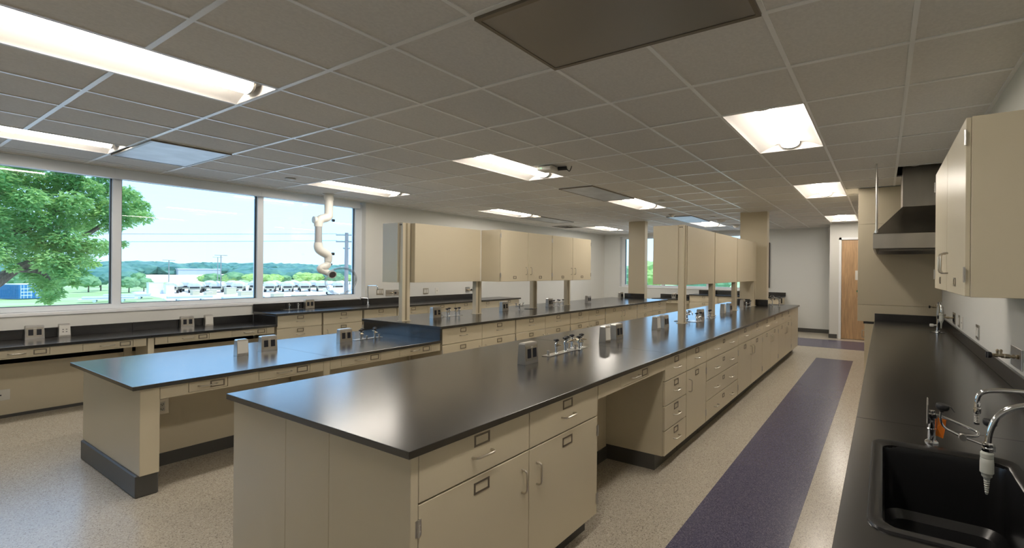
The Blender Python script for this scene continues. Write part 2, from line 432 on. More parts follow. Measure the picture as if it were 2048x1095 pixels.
LN = {(-1, -1): 'unseen ceiling light added directly above the viewer', (-6, -1): 'ceiling light cut off by the upper left corner of the photo', (-11, -1): 'ceiling light above the left counter beside the square grey ceiling panel',  # the one above the viewer is unseen, added for lighting
 (-1, 4): 'nearest ceiling light above the aisle by the wall cabinet', (-6, 4): 'ceiling light next to the white wireless box', (-11, 4): 'ceiling light beside the white extraction arm',
 (-1, 9): 'ceiling light above the aisle beside the stainless hood', (-6, 9): 'ceiling light touching the long dark panel in mid ceiling', (-11, 9): 'ceiling light above the back of the cupboards on the middle bench',
 (-1, 15): 'small distant ceiling light in front of the oak door', (-6, 15): 'distant ceiling light just beyond the cupboards of the nearest bench', (-11, 15): 'smallest distant ceiling light near the far left corner'}
base = troffer()
for k, (i, j) in enumerate(LIGHTS):
    t = base if k == 0 else copy_tree(base)
    t.location = (OX+P*(i+.5), OY+P*j, CZ); t['label'] = LN[(i, j)]; t['group'] = 'recessed ceiling lights'
# ceiling panels ----------------------------------------------------------
def cpanel(x0, x1, y0, y1, m, label, drop=.012, nm='ceiling_panel'):
    t = thing(nm, label, 'ceiling panel', ((x0+x1)/2, (y0+y1)/2, CZ), 'flat ceiling panels')
    b = B(); f = .022
    for a in ((x0, x1, y0, y0+f), (x0, x1, y1-f, y1), (x0, x0+f, y0+f, y1-f), (x1-f, x1, y0+f, y1-f)): b.box(*a, CZ-drop-.003, CZ+.02)
    obj('panel_frame', b, DARKST, t)
    obj('panel_face', B().box(x0+f, x1-f, y0+f, y1-f, CZ-drop, CZ+.004), m, t)
    return t
g = lambda i: OX+P*i
h = lambda j: OY+P*j
cpanel(g(-2)+.01, g(0)-.01, h(1)+.01, h(2)-.01, PERF, 'large dark perforated panel at top centre of the ceiling')
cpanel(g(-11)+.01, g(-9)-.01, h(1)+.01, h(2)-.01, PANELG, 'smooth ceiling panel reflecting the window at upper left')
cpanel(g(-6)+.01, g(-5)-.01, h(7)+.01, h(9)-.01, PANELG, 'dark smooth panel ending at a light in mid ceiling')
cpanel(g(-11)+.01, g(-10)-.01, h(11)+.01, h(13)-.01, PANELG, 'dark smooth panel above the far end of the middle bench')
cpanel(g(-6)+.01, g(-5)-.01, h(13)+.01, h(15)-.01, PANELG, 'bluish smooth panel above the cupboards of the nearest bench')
t = thing('ceiling_diffuser', 'square dark air diffuser in the far left of the ceiling', 'air vent', (g(-12)+.3, h(14)+.3, CZ))
b = B()
for k in range(4):
    a = .01+k*.07; 
    for q in ((a, .6-a, a, a+.03), (a, .6-a, .57-a, .6-a), (a, a+.03, a+.03, .57-a), (.57-a, .6-a, a+.03, .57-a)): b.box(g(-12)+q[0], g(-12)+q[1], h(14)+q[2], h(14)+q[3], CZ-.006+k*.006, CZ+k*.006+.002)
obj('louvre', b, DARKST, t); obj('backing', B().box(g(-12)+.005, g(-12)+.604, h(14)+.005, h(14)+.604, CZ+.03, CZ+.04), DARK, t)
# small ceiling devices
def dome(x, y, r, hgt, label, nm, cat, m=WHITEP, grp=None):
    t = thing(nm, label, cat, (x, y, CZ), grp)
    obj('base_ring', B().lathe([(r, 0), (r, -.008), (r*.92, -.012), (0, -.012)], (x, y, CZ)), m, t, True)
    obj('sensor_cap', B().lathe([(r*.8, -.012), (r*.75, -hgt*.6), (r*.4, -hgt), (0, -hgt)], (x, y, CZ)), m, t, True)
dome(-6.92, 2.99, .06, .016, 'flat white round cover on the ceiling by the long window', 'sprinkler_cover', 'sprinkler', grp='small round ceiling covers')
dome(-3.27, 6.75, .06, .016, 'flat white round cover right of the light in mid ceiling', 'sprinkler_cover', 'sprinkler', grp='small round ceiling covers')
dome(-3.23, 9.2, .06, .016, 'flat white round cover nearest the second column top', 'sprinkler_cover', 'sprinkler', grp='small round ceiling covers')
dome(-3.9, 8.56, .07, .05, 'small grey smoke detector left of the bluish ceiling panel', 'smoke_detector', 'smoke detector', NICKEL)
dome(-3.27, 9.9, .13, .06, 'larger white domed detector beside the cream column', 'smoke_detector', 'smoke detector')
dome(-3.27, 11.1, .10, .07, 'white domed detector furthest back, beside the cream column', 'smoke_detector', 'smoke detector')
t = thing('wireless_box', 'white rectangular wireless box with a black plug on the ceiling', 'wireless box', (-3.35, 3.97, CZ))
obj('box_body', B().box(-3.47, -3.26, 3.90, 4.06, CZ-.055, CZ-.005, .012), WHITEP, t)
obj('plug', B().cyl((-3.26, 4.03, CZ-.025), (-3.17, 4.07, CZ-.02), .022), BLACKP, t)
obj('cable', B().tube([(-3.17, 4.07, CZ-.03), (-3.14, 4.08, CZ-.055), (-3.12, 4.09, CZ-.01), (-3.13, 4.1, CZ+.01)], .005, smooth=4), BLACKP, t)
obj('status_lamp', B().cyl((-3.40, 3.899, CZ-.035), (-3.40, 3.897, CZ-.035), .004), mat('green_led', (.05, .8, .2), .4, emis=((.1, 1, .3), 2)), t)


# ================================================================= CASEWORK
TH = .028                       # worktop thickness
ZT, ZL = .915, .765             # tall and low worktop heights
def handle_mesh(L, vert):
    a = L/2
    pts = [(0, -a, 0), (.018, -a, 0), (.028, -a+.006, 0), (.032, -a+.016, 0), (.032, a-.016, 0), (.028, a-.006, 0), (.018, a, 0), (0, a, 0)]
    if vert: pts = [(x, 0, y) for x, y, z in pts]
    return mesh_of('handle', B().tube(pts, .0049, 8), NICKEL, True)
HH = handle_mesh(.10, False); HV = handle_mesh(.105, True)
def label_mesh(w_, h_, f=.0075):
    b = B()
    for a in ((-w_/2, w_/2, h_/2-f, h_/2), (-w_/2, w_/2, -h_/2, -h_/2+f), (-w_/2, -w_/2+f, -h_/2+f, h_/2-f), (w_/2-f, w_/2, -h_/2+f, h_/2-f)):
        b.box(0, .0025, a[0], a[1], a[2], a[3])
    b.box(0, .0012, -w_/2-.000, w_/2, -h_/2-.0005, -h_/2+f)
    return mesh_of('label_holder', b, DARKST)
LB = label_mesh(.082, .048); LS = label_mesh(.062, .040)
def hinge_mesh():
    b = B(); b.cyl((.003, 0, -.032), (.003, 0, .032), .0048, n=8); b.box(-.001, .0015, -.012, .012, -.03, .03)
    for z in (-.011, .011): b.cyl((.003, 0, z-.001), (.003, 0, z+.001), .0056, n=8)
    return mesh_of('hinge', b, STEEL, True)
HG = hinge_mesh()
_fm = {}
def front_mesh(nm, w_, h_, th=.018):
    k = (nm, round(w_, 3), round(h_, 3))
    if k not in _fm: _fm[k] = mesh_of(nm, B().box(-th, 0, 0, w_, 0, h_, .0018), CREAM)
    return _fm[k]
def front(t, kind, y0, y1, z0, z1, opt=''):
    g_, gz = .0024, .0034
    d = child(kind, front_mesh(kind, y1-y0-2*g_, z1-z0-2*gz), t, (0, y0+g_, z0+gz))
    w_, h_ = y1-y0, z1-z0
    if kind == 'drawer':
        zc = h_-.045 if h_ > .14 else h_/2
        zh = zc-.062 if h_ > .14 else h_/2
        if 'two' in opt:
            child('label_holder', LS, d, (.0002, w_/2, zc-.02)); child('handle', HH, d, (0, w_*.26, zh-.0)); child('handle', HH, d, (0, w_*.74, zh))
        else:
            child('label_holder', LB, d, (.0002, w_/2, zc)); child('handle', HH, d, (0, w_/2, zh))
    elif kind == 'door':
        left = 'L' in opt      # hinged at low y
        child('label_holder', LS if 'up' in opt else LB, d, (.0002, w_/2, .055 if 'up' in opt else h_-.055))
        hz = .15 if 'up' in opt else h_-.135
        child('handle', HV, d, (0, w_-.05 if left else .05, hz))
        for z in ((.09, h_-.09)): child('hinge', HG, d, (0, -.001 if left else w_-.003, z))
    return d
def cabinet(label, loc, w_, cols, rotz=0, depth=.60, z0=.12, zt=None, toe=True, grp=None, endpanel=False, nm='base_cabinet', toe_end=0):
    zt = zt or ZT-TH
    t = lthing(nm, label, 'cabinet', loc, rotz, grp)
    b = B(); b.box(-depth, -.019, .001, w_-.001, z0, zt-.0005, .001)
    # face frame: thin dark shadow gap filler behind fronts is the body itself
    obj('body', b, CREAM, t)
    if toe: obj('toe_kick', B().box(-depth, -.085, .001+toe_end, w_-.001, .0, z0-.0005), RUBBER, t)
    for c in cols: front(t, *c)
    return t
def doubledoor(w_, drawers=2, zt=ZT-TH):
    m = w_/2; cols = []
    s = .70 if drawers else zt
    if drawers == 2: cols += [('drawer', .0, m, .70, zt), ('drawer', m, w_, .70, zt)]
    cols += [('door', .0, m, .12, s, 'L'), ('door', m, w_, .12, s, 'R')]
    return cols
def fourdrawer(w_, opt='', zt=ZT-TH):
    e = [.12, .315, .507, .70, zt]
    return [('drawer', 0, w_, e[k], e[k+1], opt) for k in range(4)]
def worktop(label, x0, x1, y0, y1, z, grp=None, parts=()):
    t = tag(obj('worktop', B().box(x0, x1, y0, y1, z-TH, z, .0014), EPOXY), label, 'worktop', grp)
    LOC[t.name] = (0, 0, 0); return t
def splash(label, x0, x1, y0, y1, z0, z1, grp=None):
    t = tag(obj('backsplash', B().box(x0, x1, y0, y1, z0, z1, .002), EPOXY), label, 'backsplash', grp); LOC[t.name] = (0, 0, 0); return t
def apron(label, loc, w_, drw, rotz=0, zt=.735, hh=.085, depth=.5, grp=None, nm='apron_rail'):
    # hanging rail with pencil drawers; drw = list of (y0, y1)
    t = lthing(nm, label, 'drawer rail', loc, rotz, grp)
    b = B(); b.box(-.035, -.016, 0, w_, zt-hh, zt); b.box(-.035, 0, 0, w_, zt-hh-.004, zt-hh+.006)
    e = [0]+[v for d in drw for v in d]+[w_]
    for k in range(0, len(e), 2):
        if e[k+1]-e[k] > .004: b.box(-.016, 0, e[k]+(0 if k == 0 else .003), e[k+1]-(0 if k == len(e)-2 else .003), zt-hh+.006, zt)
    for a, c in drw: b.box(-.016, 0, a-.003, c+.003, zt-.006, zt)
    obj('rail', b, CREAM, t)
    b = B()
    for a, c in drw: b.box(-depth, -.036, a+.005, c-.005, zt-hh+.012, zt-.008)
    obj('drawer_box', b, CREAM, t)
    for a, c in drw:
        d = child('drawer', front_mesh('drawer', c-a, hh-.016), t, (.0, a, zt-hh+.008))
        child('handle', HH, d, (0, (c-a)*.47, (hh-.016)/2)); child('label_holder', LB, d, (.0002, (c-a)-.058, (hh-.016)/2))
    return t

# ---------------- nearest bench (island A): X -2.92 .. -1.45, tall
AX = -1.450; AF = -1.475
ys_ = [.99, 3.21, 5.37, 7.45, 9.33]
nmA = ['black worktop slab at the near end of the nearest bench', 'second black worktop slab of the nearest bench, under the paired pedestals', 'third black worktop slab of the nearest bench, with the first cupboard post', 'furthest black worktop slab of the nearest bench, around the column']
for k in range(3): worktop(nmA[k], -2.92, AX, ys_[k]+.0008, ys_[k+1]-.0008, ZT, 'black worktop slabs')
t = tag(obj('worktop', slab_hole([(-2.92, 7.4508), (AX, 7.4508), (AX, 9.33), (-2.92, 9.33)], [[(-2.523, 8.827), (-1.982, 8.827), (-1.982, 9.003), (-2.523, 9.003)]], ZT-TH, ZT), EPOXY), nmA[3], 'worktop', 'black worktop slabs')
cabinet('double door cabinet at the near end of the nearest bench', (AF, 1.045, 0), 1.165, doubledoor(1.165), depth=.535, toe_end=.03)
# end stile and filler panel on the near end
t = lthing('bench_gable', 'cream gable of three flush panels at the near end of the nearest bench', 'bench end', (0, 0, 0))
for a, c in ((-2.008, AF), (-2.368, -2.011), (-2.90, -2.371)): obj('gable_panel', B().box(a, c, 1.015, 1.0455 if c == AF else 1.04, .0, ZT-TH-.0005, .0015), CREAM, t)
apron('knee space rail with one pencil drawer on the nearest bench', (AF, 2.215, 0), .925, [(.26, .645)], zt=ZT-TH, hh=.088)
cabinet('four drawer cabinet beside the knee space of the nearest bench', (AF, 3.140, 0), .43, fourdrawer(.43), depth=.535)
cabinet('single door cabinet with one drawer next to the four drawer cabinet', (AF, 3.575, 0), .485, [('drawer', 0, .485, .70, ZT-TH), ('door', 0, .485, .12, .70, 'R')], depth=.535)
cabinet('wide four drawer cabinet with paired handles on the nearest bench', (AF, 4.065, 0), 1.06, fourdrawer(1.06, 'two'), depth=.535)
cabinet('first double door cabinet beyond the wide drawers of the nearest bench', (AF, 5.130, 0), 1.19, doubledoor(1.19), depth=.535, grp='distant double door cabinets of the nearest bench')
cabinet('second double door cabinet beyond the wide drawers of the nearest bench', (AF, 6.325, 0), 1.075, doubledoor(1.075), depth=.535, grp='distant double door cabinets of the nearest bench')
cabinet('last double door cabinet before the blank end of the nearest bench', (AF, 7.405, 0), 1.165, doubledoor(1.165), depth=.535, grp='distant double door cabinets of the nearest bench')
t = lthing('bench_gable', 'blank cream box closing the far end of the nearest bench', 'bench end', (0, 0, 0))
obj('gable_panel', B().box(-2.0, AF, 8.575, 9.30, .115, ZT-TH-.0005, .0015), CREAM, t)
obj('cove_base', B().box(-2.0, AF-.085, 8.575, 9.22, 0, .114), RUBBER, t)
# core between front and rear cabinets, knee recess back
b = B(); b.box(-2.36, -2.012, 1.041, 9.30, .10, ZT-TH-.001)
core = tag(obj('service_core', b, CREAM), 'cream core panel at the back of the knee space in the nearest bench', 'panel'); LOC[core.name] = (0, 0, 0)
obj('cove_base', B().box(-2.35, -2.0, 1.05, 9.20, 0, .0995), RUBBER, core)
t = cabinet('row of cupboards along the window side of the nearest bench', (-2.895, 9.30, 0), 8.26, [], rotz=PI, depth=.53)
for k in range(7):
    for m_, q in enumerate(doubledoor(1.18)): front(t, q[0], q[1]+1.18*k, q[2]+1.18*k, *q[3:])

# ---------------- middle bench (island B): low part and tall part
BF = -4.35
worktop('black low worktop slab at the near end of the middle bench', -5.84, -4.31, .985, 2.199, ZL, 'black worktop slabs')
worktop('second black low worktop slab of the middle bench, against the step', -5.84, -4.31, 2.201, 3.318, ZL, 'black worktop slabs')
yb = [3.32, 5.25, 7.25, 9.33]
nb = ['black raised worktop slab of the middle bench, at the step', 'middle raised worktop slab of the middle bench, below the cupboards', 'furthest raised worktop slab of the middle bench']
for k in range(3): worktop(nb[k], -5.84, -4.325, yb[k]+.0008, yb[k+1]-.0008, ZT, 'black worktop slabs')
splash('black upstand at the step of the middle bench', -5.80, -4.335, 3.322, 3.345, ZL-.03, ZT-TH-.0005)
t = lthing('bench_gable', 'cream end leg of the low middle bench with a dark base', 'bench end', (0, 0, 0))
obj('panel', B().box(-5.69, -4.35, 1.028, 1.122, .15, ZL-TH-.0005, .002), CREAM, t)
obj('cove_base', B().box(-5.68, -4.375, 1.015, 1.125, 0, .1495, .006), RUBBER, t)
t = lthing('modesty_board', 'cream modesty panel under the low middle bench', 'panel', (0, 0, 0))
b = B(); b.box(-5.12, -4.94, 1.123, 3.34, .10, ZL-TH-.0005); obj('panel', b, CREAM, t)
obj('cove_base', B().box(-5.13, -4.935, 1.127, 3.34, 0, .0995), RUBBER, t)
apron('rail with two pencil drawers at the near end of the low middle bench', (BF, 1.123, 0), 1.02, [(.0, .0)][:0]+[(.145-.0, .36), (.555, .915)], zt=ZL-TH-.0005)
apron('rail with two pencil drawers beside the step of the middle bench', (BF, 2.20, 0), 1.135, [(.095, .458), (.66, 1.02)], zt=ZL-TH-.0005)
t = lthing('bench_support', 'cream support leg midway along the low middle bench', 'bench leg', (0, 0, 0))
obj('panel', B().box(-4.93, BF+.001, 2.145, 2.198, .10, ZL-TH-.0005, .002), CREAM, t)
obj('cove_base', B().box(-4.93, BF-.03, 2.147, 2.196, 0, .0995), RUBBER, t)
apron('rail on the window side of the low middle bench', (-5.78, 3.32, 0), 2.19, [(.3, .66), (1.4, 1.76)], rotz=PI, zt=ZL-TH-.0005)
u = [3.355, 4.51, 5.715, 6.735, 7.91, 9.28]
lb = ['double door cabinet at the step of the middle bench', 'second double door cabinet of the raised middle bench', 'third double door cabinet of the raised middle bench', 'pair of full height doors on the middle bench', 'last cabinet of the middle bench, by the far column']
for k in range(5):
    w_ = u[k+1]-u[k]-.012
    cabinet(lb[k], (BF, u[k]+.006, 0), w_, doubledoor(w_, 0 if k == 3 else 2), depth=.55)
b = B(); b.box(-5.28, -4.91, 3.346, 9.28, .10, ZT-TH-.001)
core = tag(obj('service_core', b, CREAM), 'hidden cream core of the raised middle bench', 'panel')
t = cabinet('row of cupboards along the window side of the middle bench', (-5.80, 9.27, 0), 5.92, [], rotz=PI, depth=.51)
for k in range(5):
    for q in doubledoor(1.184): front(t, q[0], q[1]+1.184*k, q[2]+1.184*k, *q[3:])
splash('black upstand in front of the far grey column', -5.46, -4.93, 9.285, 9.31, ZT, ZT+.11)
splash('black upstand in front of the near cream column', -2.235, -1.955, 8.79, 8.815, ZT, ZT+.11)
splash('short black upstand left of the near cream column post', -2.56, -2.30, 8.79, 8.815, ZT, ZT+.11)

# ---------------- left wall counter
LF = -7.42
worktop('low black worktop slab under the window with the white data box', WX+.001, -7.395, -1.2, 1.838, ZL, 'black worktop slabs')
worktop('low black worktop slab under the window next to the step', WX+.001, -7.395, 1.842, 3.038, ZL, 'black worktop slabs')
splash('low black upstand under the window, left piece', WX+.001, WX+.021, -1.2, 1.838, ZL+.0005, ZL+.105)
splash('low black upstand under the window, right piece beside the step', WX+.001, WX+.021, 1.842, 3.038, ZL+.0005, ZL+.105)
worktop('tall black worktop slab along the left wall, under the window end', WX+.001, -7.395, 3.04, 4.82, ZT, 'black worktop slabs')
worktop('tall black worktop slab along the left wall, beyond the window', WX+.001, -7.395, 4.8215, 7.83, ZT, 'black worktop slabs')
splash('tall black upstand along the left wall', WX+.001, WX+.021, 3.04, 7.25, ZT+.0005, ZT+.105)
splash('black side panel at the step of the left wall counter', WX+.03, -7.405, 3.040, 3.062, ZL-.03, ZT-TH-.0005)
apron('rail with two pencil drawers at the left edge, under the window', (LF, -1.15, 0), 2.95, [(.55, .92), (1.90, 2.27), (2.487, 2.845)], zt=ZL-TH-.0005)
apron('rail with two pencil drawers just left of the step, under the window', (LF, 1.87, 0), 1.16, [(.105, .475), (.70, 1.07)], zt=ZL-TH-.0005)
t = tag(obj('bench_support', B().box(-7.84, LF+.001, 1.812, 1.862, .0, ZL-TH-.0005, .002), CREAM), 'cream support leg of the low counter under the window', 'leg panel')
t = lthing('modesty_board', 'cream back panel below the low counter under the window', 'panel', (0, 0, 0))
obj('panel', B().box(-7.88, -7.86, -1.2, 3.04, .03, .545, .001), CREAM, t)
obj('chase_shade', B().box(-8.09, -8.075, -1.2, 3.04, .35, .735), DARK, t)  # black sheet painting the shade inside the open pipe chase
obj('support_post', B().box(-7.86, -7.82, 1.72, 1.78, .03, .735), CREAM, t)
obj('cove_base', B().box(-7.89, -7.852, -1.2, 3.04, 0, .0295), RUBBER, t)
t = tag(obj('data_cable', B().tube([(-7.95, .9, .70), (-7.93, 1.1, .655), (-7.94, 1.25, .632), (-7.95, 1.45, .64), (-7.94, 1.7, .70)], .008, smooth=6), BLACKP), 'dark cable drooping under the low window counter', 'cable')
t = tag(obj('data_cable', B().tube([(-7.96, 1.35, .72), (-7.94, 1.4, .65), (-7.95, 1.42, .63), (-7.96, 1.5, .71)], .012, smooth=6), CABLE), 'blue cable bundle under the low window counter', 'cable')
u = [3.060, 3.635, 4.240, 4.825, 6.03, 6.53, 7.80]
cabinet('four drawer cabinet at the step of the left wall counter', (LF, u[0], 0), u[1]-u[0]-.003, fourdrawer(u[1]-u[0]-.003), depth=.64)
cabinet('narrow door cabinet with drawer under the window end', (LF, u[1]+.015, 0), .58, [('drawer', 0, .58, .70, ZT-TH), ('door', 0, .58, .12, .70, 'R')], depth=.64)
cabinet('narrow cabinet with drawer under the left sink faucet', (LF, u[2]+.015, 0), .56, [('drawer', 0, .56, .70, ZT-TH), ('door', 0, .56, .12, .70, 'L')], depth=.64)
cabinet('double door cabinet on the left wall, first beyond the window', (LF, u[3]+.006, 0), 1.195, doubledoor(1.195), depth=.64)
cabinet('single drawer cabinet on the left wall beyond the wall switches', (LF, u[4]+.006, 0), .488, [('drawer', 0, .488, .70, ZT-TH), ('door', 0, .488, .12, .70, 'R')], depth=.64)
cabinet('last double door cabinet of the left wall counter', (LF, u[5]+.006, 0), 1.26, doubledoor(1.26), depth=.64)

# ---------------- far wall counters (face the viewer)
def rot_far(x, y=11.86): return (x, y, 0)
worktop('low black worktop against the far window wall', -6.02, -4.842, 11.83, BY-.001, ZL, 'black worktop slabs')
splash('low black upstand on the far window wall', -6.02, -4.842, BY-.021, BY-.001, ZL+.0005, ZL+.105)
worktop('tall black worktop against the far window wall', -4.84, -2.30, 11.83, BY-.001, ZT, 'black worktop slabs')
splash('tall black upstand on the far window wall', -4.76, -2.29, BY-.021, BY-.001, ZT+.0005, ZT+.105)
t = apron('rail of the low counter on the far window wall', rot_far(-6.0), 1.15, [(.25, .62), (.75, 1.10)], rotz=-PI/2, zt=ZL-TH-.0005)
t = tag(obj('modesty_board', B().box(-6.0, -4.84, 12.1, 12.12, .02, .735), CREAM), 'cream panel under the low far counter', 'panel')
cabinet('four drawer cabinet on the far window wall, beside the low counter', rot_far(-4.83), .84, fourdrawer(.84), rotz=-PI/2, depth=.58, grp='four drawer cabinets on the far wall')
cabinet('middle four drawer cabinet on the far window wall', rot_far(-3.985), .84, fourdrawer(.84), rotz=-PI/2, depth=.58, grp='four drawer cabinets on the far wall')
cabinet('right four drawer cabinet on the far window wall', rot_far(-3.14), .82, fourdrawer(.82), rotz=-PI/2, depth=.58, grp='four drawer cabinets on the far wall')
splash('black end piece hanging at the right of the far counter', -2.42, -2.29, 11.95, 11.975, .76, ZT-TH-.001)

# ---------------- right wall counter with sink
RF = -.10
t = tag(obj('worktop', slab_hole([(RF, .45), (RX-.001, .45), (RX-.001, 2.218), (RF, 2.218)], [rrect(-.002, .372, 1.30, 1.925, .055, 0)], ZT-TH, ZT), EPOXY), 'black worktop slab around the sink on the right', 'worktop', 'black worktop slabs')
worktop('long black worktop slab on the right, beyond the sink', RF, RX-.001, 2.221, 6.93, ZT, 'black worktop slabs')
splash('long black upstand along the right wall', RX-.021, RX-.001, .45, 6.908, ZT+.0005, ZT+.095)
splash('black upstand across the far end of the right counter', RF+.002, RX-.022, 6.91, 6.93, ZT+.0005, ZT+.095)
cabinet('base cabinet below the right counter, at its far end', (-.075, 6.90, 0), 1.15, doubledoor(1.15), rotz=PI, depth=.735, grp='cabinets under the right counter')
cabinet('base cabinet below the right counter, second from its far end', (-.075, 5.745, 0), 1.15, doubledoor(1.15), rotz=PI, depth=.735, grp='cabinets under the right counter')
cabinet('base cabinet below the right counter, third from its far end', (-.075, 4.59, 0), 1.15, doubledoor(1.15), rotz=PI, depth=.735, grp='cabinets under the right counter')
cabinet('base cabinet below the right counter, fourth from its far end', (-.075, 3.435, 0), 1.15, doubledoor(1.15), rotz=PI, depth=.735, grp='cabinets under the right counter')
t = cabinet('sink base cabinet at the near end of the right counter', (-.075, 2.28, 0), 1.75, [('door', 0, .87, .12, ZT-TH, 'L'), ('door', .87, 1.75, .12, ZT-TH, 'R')], rotz=PI, depth=.735, grp='cabinets under the right counter', zt=.60)
# sink basin
t = thing('lab_sink', 'black drop in sink with a raised rim in the right counter', 'sink', (.19, 1.62, ZT))
x0, x1, y0, y1 = -.033, .405, 1.265, 1.965
lp = [rrect(x0, x1, y0, y1, .055, ZT+.0003), rrect(x0+.003, x1-.003, y0+.003, y1-.003, .053, ZT+.006), rrect(x0+.026, x1-.026, y0+.026, y1-.026, .04, ZT+.006),
      rrect(x0+.036, x1-.036, y0+.040, y1-.040, .04, ZT-.001), rrect(x0+.040, x1-.040, y0+.044, y1-.044, .045, ZT-.02), rrect(x0+.045, x1-.045, y0+.05, y1-.05, .055, ZT-.225), rrect(x0+.065, x1-.065, y0+.07, y1-.07, .05, ZT-.25), rrect(x0+.16, x1-.16, y0+.26, y1-.26, .03, ZT-.258)]
obj('basin', B().loft(lp, False, True), SINKB, t, True)
obj('drain', B().lathe([(.045, -.256), (.045, -.252), (.03, -.250), (0, -.2505)], (.19, 1.62, ZT)), STEEL, t, True)

# ---------------- upper cabinets
def upper(label, loc, w_, dep, z0, z1, rotz=0, doors=True, back=True):
    t = lthing('wall_cabinet', label, 'wall cabinet', loc, rotz)
    obj('body', B().box(-dep, -.019 if doors else 0, 0.0015, w_-.0015, z0, z1, .0015), CREAM, t)
    if doors:
        front(t, 'door', 0.001, w_/2, z0, z1, 'Lup'); front(t, 'door', w_/2, w_-.001, z0, z1, 'Rup')
    return t
upper('cream wall cabinet on the right wall, above the sink counter', (.30, 3.53, 0), 1.235, .368, 1.46, 2.213, rotz=PI)
# post-mounted cupboards
def post(label, x, y, zt):
    t = thing('cupboard_post', label, 'post', (x, y, ZT), 'cupboard posts standing on the benches')
    b = B(); b.box(x-.035, x+.035, y-.05, y+.05, ZT+.006, zt); obj('upright', b, CREAM, t)
    for s in (-1, 1): obj('slotted_strip', B().box(x+s*.0355-.0015, x+s*.0355+.0015, y-.012, y+.012, ZT+.01, zt-.005), CREAMD, t)
    obj('foot_plate', B().box(x-.05, x+.05, y-.058, y+.058, ZT+.0003, ZT+.006), CREAM, t)
    return t
PX = -5.20
for y, lb_ in ((3.47, 'first cupboard post of the middle bench, beside the step'), (4.60, 'second cupboard post of the middle bench'), (5.80, 'third cupboard post of the middle bench'), (6.72, 'last cupboard post of the middle bench')):
    post(lb_, PX, y, 2.125 if y < 4 else 1.389)
t = lthing('cupboard_gable', 'pale end board closing the first cupboard of the middle bench', 'cupboard end', (0, 0, 0))
obj('panel', B().box(-5.54, -5.236, 3.40, 3.418, 1.39, 2.125, .001), CREAM, t)
obj('bolt', B().cyl((-5.215, 3.42, 2.10), (-5.215, 3.414, 2.10), .007, n=8).cyl((-5.19, 3.42, 2.10), (-5.19, 3.414, 2.10), .007, n=8), BLACKP, t)
def openshelf(label, x0, x1, y0, y1, z0, z1, backx):
    # cupboard seen from behind: a closed metal back facing +X, open shelves facing -X
    t = lthing('open_cupboard', label, 'cupboard', (0, 0, 0))
    obj('back_panel', B().box(x1-.012, x1, y0+.003, y1-.003, z0, z1, .002), CREAM, t)
    b = B(); b.box(x0, x1-.012, y0+.003, y1-.003, z0, z0+.02); b.box(x0, x1-.012, y0+.003, y1-.003, z1-.02, z1)
    b.box(x0, x1-.012, y0+.003, y0+.02, z0+.02, z1-.02); b.box(x0, x1-.012, y1-.02, y1-.003, z0+.02, z1-.02); obj('body', b, CREAM, t)
    obj('shelf', B().box(x0+.02, x1-.012, y0+.02, y1-.02, (z0+z1)/2, (z0+z1)/2+.018), CREAM, t)
    return t
openshelf('first cupboard of the middle bench with a plain cream back', -5.53, -5.085, 3.525, 4.56, 1.39, 2.125, 0)
upper('two door cupboard in the middle of the middle bench', (-4.70, 4.565, 0), 1.11, .385, 1.39, 2.123)
upper('two door cupboard at the far end of the middle bench', (-4.70, 5.68, 0), 1.09, .385, 1.39, 2.123)
for y, lb_ in ((5.15, 'near cupboard post of the nearest bench, with two bolts on top'), (6.25, 'second cupboard post of the nearest bench'), (7.37, 'third cupboard post of the nearest bench'), (8.60, 'last cupboard post of the nearest bench, before the column')):
    post(lb_, -2.195, y, 2.135 if y < 6 else 1.389)
t = lthing('cupboard_gable', 'cream end board of the first cupboard on the nearest bench', 'cupboard end', (0, 0, 0))
obj('panel', B().box(-2.575, -2.232, 5.09, 5.108, 1.39, 2.13, .001), CREAM, t)
obj('bolt', B().cyl((-2.208, 5.10, 2.105), (-2.208, 5.094, 2.105), .007, n=8).cyl((-2.182, 5.10, 2.105), (-2.182, 5.094, 2.105), .007, n=8), BLACKP, t)
openshelf('first cupboard of the nearest bench with a plain cream back', -2.56, -2.15, 5.205, 6.235, 1.39, 2.13, 0)
openshelf('second cupboard of the nearest bench with a plain cream back', -2.56, -2.15, 6.255, 7.375, 1.39, 2.13, 0)
openshelf('last cupboard of the nearest bench, ending at the column', -2.56, -2.15, 7.395, 8.66, 1.39, 2.13, 0)

# ---------------- fume cupboard beyond the right counter
t = thing('fume_cupboard', 'tall cream fume cupboard closing the end of the right counter', 'fume cupboard', (.18, 7.4, 0))
obj('side_panel', B().box(-.312, RX-.002, 6.952, 6.972, 1.125, 2.235, .0015), CREAM, t)
obj('lower_side_panel', B().box(-.312, RX-.002, 6.952, 6.972, .893, 1.122, .0015), CREAM, t)
obj('upper_side_panel', B().box(-.312, RX-.002, 6.952, 6.972, 2.238, CZ-.007, .0015), CREAM, t)
obj('enclosure', B().box(-.306, RX-.002, 6.9725, 8.4, .893, CZ-.007), CREAM, t)
obj('dished_worktop', B().box(-.235, RX-.022, 6.935, 8.38, .862, .892), EPOXY, t)
obj('base_cabinet', B().box(-.222, RX-.022, 6.94, 8.38, .10, .861, .001), CREAM, t)
obj('toe_kick', B().box(-.15, RX-.022, 6.96, 8.36, 0, .0995), RUBBER, t)
obj('handle', B().tube([(-.222, 7.02, .66), (-.25, 7.02, .66), (-.255, 7.02, .67), (-.255, 7.02, .75), (-.25, 7.02, .76), (-.222, 7.02, .76)], .006), NICKEL, t)

